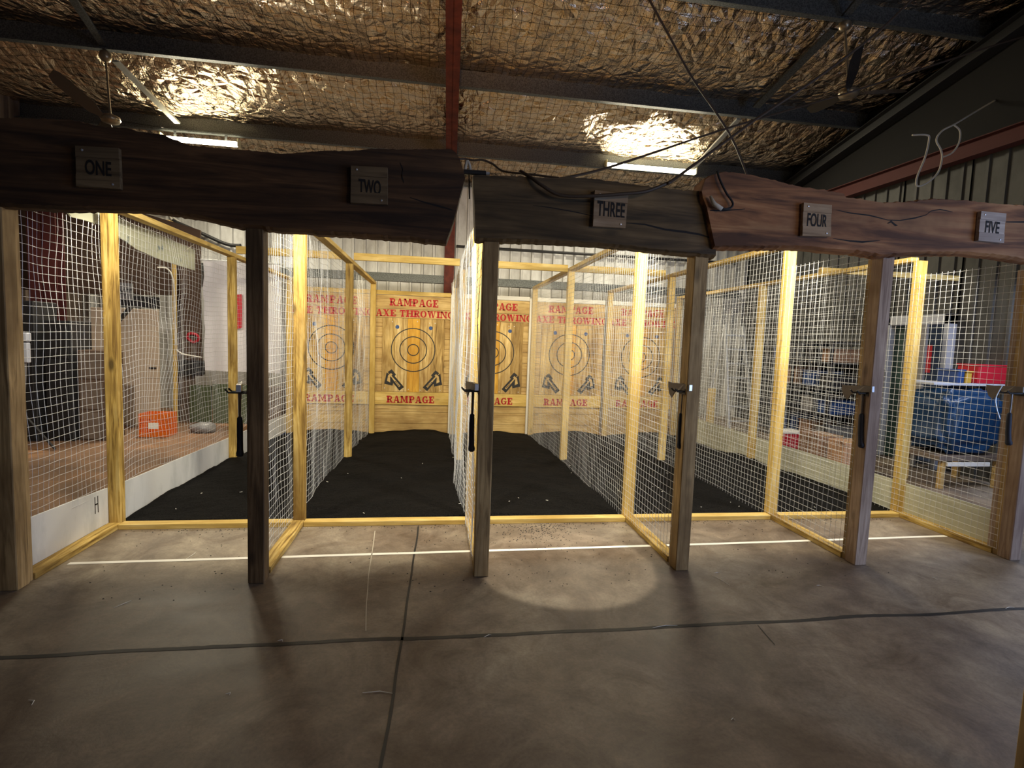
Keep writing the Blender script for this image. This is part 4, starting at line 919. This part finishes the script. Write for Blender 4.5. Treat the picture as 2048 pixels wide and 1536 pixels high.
# red stake, boxes, tub
tag(MB().beam(aZ(1417, 880) + Vector((0, 0, 0)), Vector((aZ(1417, 880).x, aZ(1417, 880).y, .9)), .12, .04, (0, 1, 0)).build('timber_offcut', M_pine['z']), 'pale board standing left of the step ladder', 'board')
def bx(name, pxl, pxr, ybase, ytop, depth, m, label, cat, lidm=None, flap=False):
    a, b = aZ(pxl, ybase), aZ(pxr, ybase); yy = (a.y + b.y) / 2; xa_, xb_ = aY(pxl, ybase, yy).x, aY(pxr, ybase, yy).x; h = aY((pxl + pxr) / 2, ytop, yy).z
    root = thing(name, label, cat, ((xa_ + xb_) / 2, yy, 0))
    MB().bbox((xa_, yy, 0), (xb_, yy + depth, h), .006).build('body', m, root)
    if lidm: MB().bbox((xa_ - .015, yy - .015, h), (xb_ + .015, yy + depth + .015, h + .03), .006).build('lid', lidm, root)
    if flap:
        MB().beam((xa_, yy + .01, h), (xb_, yy + .01, h), .01, .004).build('tape', M_yel, root)
        MB().beam((xa_, yy + .0, h - .02), (xa_ - .08, yy + .05, h + .06), .2, .004).build('flap', m, root)
        MB().box((xa_ + .02, yy - .002, h - .06), (xa_ + .035, yy, h)).build('seam', M_cardd, root)
    return root
bx('storage_tub', 1566, 1607, 903, 868, .35, M_redpl, 'red plastic tub with a pale lid behind the rightmost partition', 'tub', M_whitep)
bx('cardboard_box', 1632, 1682, 932, 872, .4, M_cardd, 'brown cardboard box right of the red tub', 'box', None, True)
bx('cardboard_box', 1684, 1745, 945, 885, .3, M_cardb, 'light cardboard box partly behind the fifth post', 'box', None, True)
a = aZ(1600, 880)
# dark shelving unit along the right wall
def shelving():
    x0_, x1_ = 5.95, 6.62; y0_, y1_ = 4.2, 6.0; root = thing('shelving_unit', 'dark shelving unit full of clutter between the ladder and the door', 'shelving', ((x0_ + x1_) / 2, (y0_ + y1_) / 2, 0))
    for xx in (x0_, x1_):
        for yy in (y0_, (y0_ + y1_) / 2, y1_): MB().box((xx - .02, yy - .02, 0), (xx + .02, yy + .02, 1.75)).build('upright', M_dark, root)
    for z in (.12, .55, .98, 1.4, 1.73): MB().box((x0_ - .02, y0_ - .02, z), (x1_ + .02, y1_ + .02, z + .03)).build('shelf', M_dark, root)
shelving()
random.seed(3)
CL = [('storage_bin', M_grey), ('storage_bin', M_bluep), ('storage_bin', M_dark), ('storage_bin', M_cardd)]
loc_names = ['lowest', 'second', 'third', 'top']
for si, z in enumerate((.15, .58, 1.01, 1.43)):
    for bi, (y_, mm) in enumerate(((4.35, 0), (4.78, 3), (5.22, 1), (5.62, 2))):
        m = CL[(mm + si) % 4][1]; h = .2 + .09 * ((si * 3 + bi) % 3) / 2
        colr = {M_grey: 'grey', M_bluep: 'blue', M_dark: 'black', M_cardd: 'brown'}[m]
        root = thing('storage_bin', '%s bin on the %s shelf of the dark unit, %s from the door' % (colr, loc_names[si], ('nearest', 'second', 'third', 'farthest')[bi]), 'bin', (6.28, y_, z), 'bins on the dark shelving')
        MB().bbox((6.02, y_ - .15, z), (6.55, y_ + .15, z + h), .01).build('body', m, root)
        MB().bbox((6.0, y_ - .16, z + h), (6.56, y_ + .16, z + h + .02), .006).build('rim', m, root)
# blue covered bundle on pallet
def bundle():
    a, b = aZ(1893, 948), aZ(2014, 975); bm = bmesh.new(); bmesh.ops.create_icosphere(bm, subdivisions=5, radius=1)
    yy = 1.95; l, r = aY(1893, 850, yy).x, aY(2014, 850, yy).x; zt_, zb_ = aY(1950, 784, yy).z, aY(1950, 908, yy).z
    c = Vector(((l + r) / 2, yy + .3, (zt_ + zb_) / 2)); P = []
    for v_ in bm.verts:
        q = v_.co; g = lambda t: math.copysign(abs(t) ** .45, t)
        k_ = 1 + .14 * nz(q.x * 2.5, q.y * 3, q.z * 3) + .09 * abs(nz(q.x * 7, q.y * 7, q.z * 2)) + .03 * nz(q.x * 14, q.y * 14, q.z * 9)
        P.append((c.x + g(q.x) * (r - l) / 2 * k_, c.y + g(q.y) * .28 * k_, c.z + g(q.z) * (zt_ - zb_) / 2 * k_))
    bm.verts.index_update()
    root = thing('covered_bundle', 'bulky bundle under a blue tarpaulin beside the door', 'bundle', (c.x, c.y, zb_ - .1))
    MB().add(P, [[v_.index for v_ in f.verts] for f in bm.faces]).build('tarpaulin', M_bluet, root, smooth=True); bm.free()
    pal = thing('timber_bench', 'low timber bench with a white front plank under the blue bundle', 'bench', (c.x, c.y, 0))
    MB().bbox((l - .05, yy, zb_ - .09), (r + .05, yy + .6, zb_ - .03), .004).build('top', M_corrD, pal)
    for xx in (l + .02, r - .05):
        MB().bbox((xx, yy + .02, 0), (xx + .055, yy + .08, zb_ - .09), .004).build('leg', M_tboard, pal); MB().bbox((xx, yy + .5, 0), (xx + .055, yy + .58, zb_ - .09), .004).build('leg', M_tboard, pal)
    MB().bbox((l + .05, yy - .02, zb_ - .15), (r - .2, yy + .0, zb_ - .10), .003).build('front_plank', M_whitep, pal)
    # shelf with red and blue boxes above
    sy = 1.95; s0, s1 = aY(1900, 768, sy), aY(2040, 768, sy); z = s0.z
    sh = thing('storage_shelf', 'pale shelf above the blue bundle at the right', 'shelf', ((s0.x + s1.x) / 2, sy + .3, z))
    MB().bbox((s0.x, sy + .2, z - .03), (XR - .04, sy + .65, z), .004).build('board', M_greyL, sh)
    for yy2 in (.25, .58): MB().tube([(XR - .05, sy + yy2, z - .09), (XR - .16, sy + yy2, z - .035)], .010, 6).build('bracket', M_grey, sh)
    def sb(pl, pr, pt, m, lab, nm='storage_box'):
        u, v2 = aY(pl, 760, sy + .22), aY(pr, 760, sy + .22); h = aY(pl, pt, sy + .22).z
        rt = thing(nm, lab, 'box', ((u.x + v2.x) / 2, sy + .35, z)); MB().bbox((u.x, sy + .22, z), (v2.x, sy + .5, h), .01).build('body', m, rt)
        MB().bbox((u.x - .01, sy + .21, h), (v2.x + .01, sy + .51, h + .02), .004).build('lid', m, rt)
    sb(1915, 1929, 742, M_bluep, 'small dark blue box on the shelf above the blue bundle'); sb(1932, 1944, 745, M_yel, 'small yellow box on the shelf above the blue bundle'); sb(1956, 2014, 732, M_redpl, 'large red box on the shelf above the blue bundle')
bundle()
# pale clear plastic tub on the light box
tag(MB().tube(smooth_path([aY(2004, 772, .05), aY(1992, 795, .03), aY(1993, 815, .02), aY(2000, 838, .02)], 4), .004, 6).build('hanging_chain', M_alu), 'thin pale chain hanging beside the rightmost hatchet', 'chain')
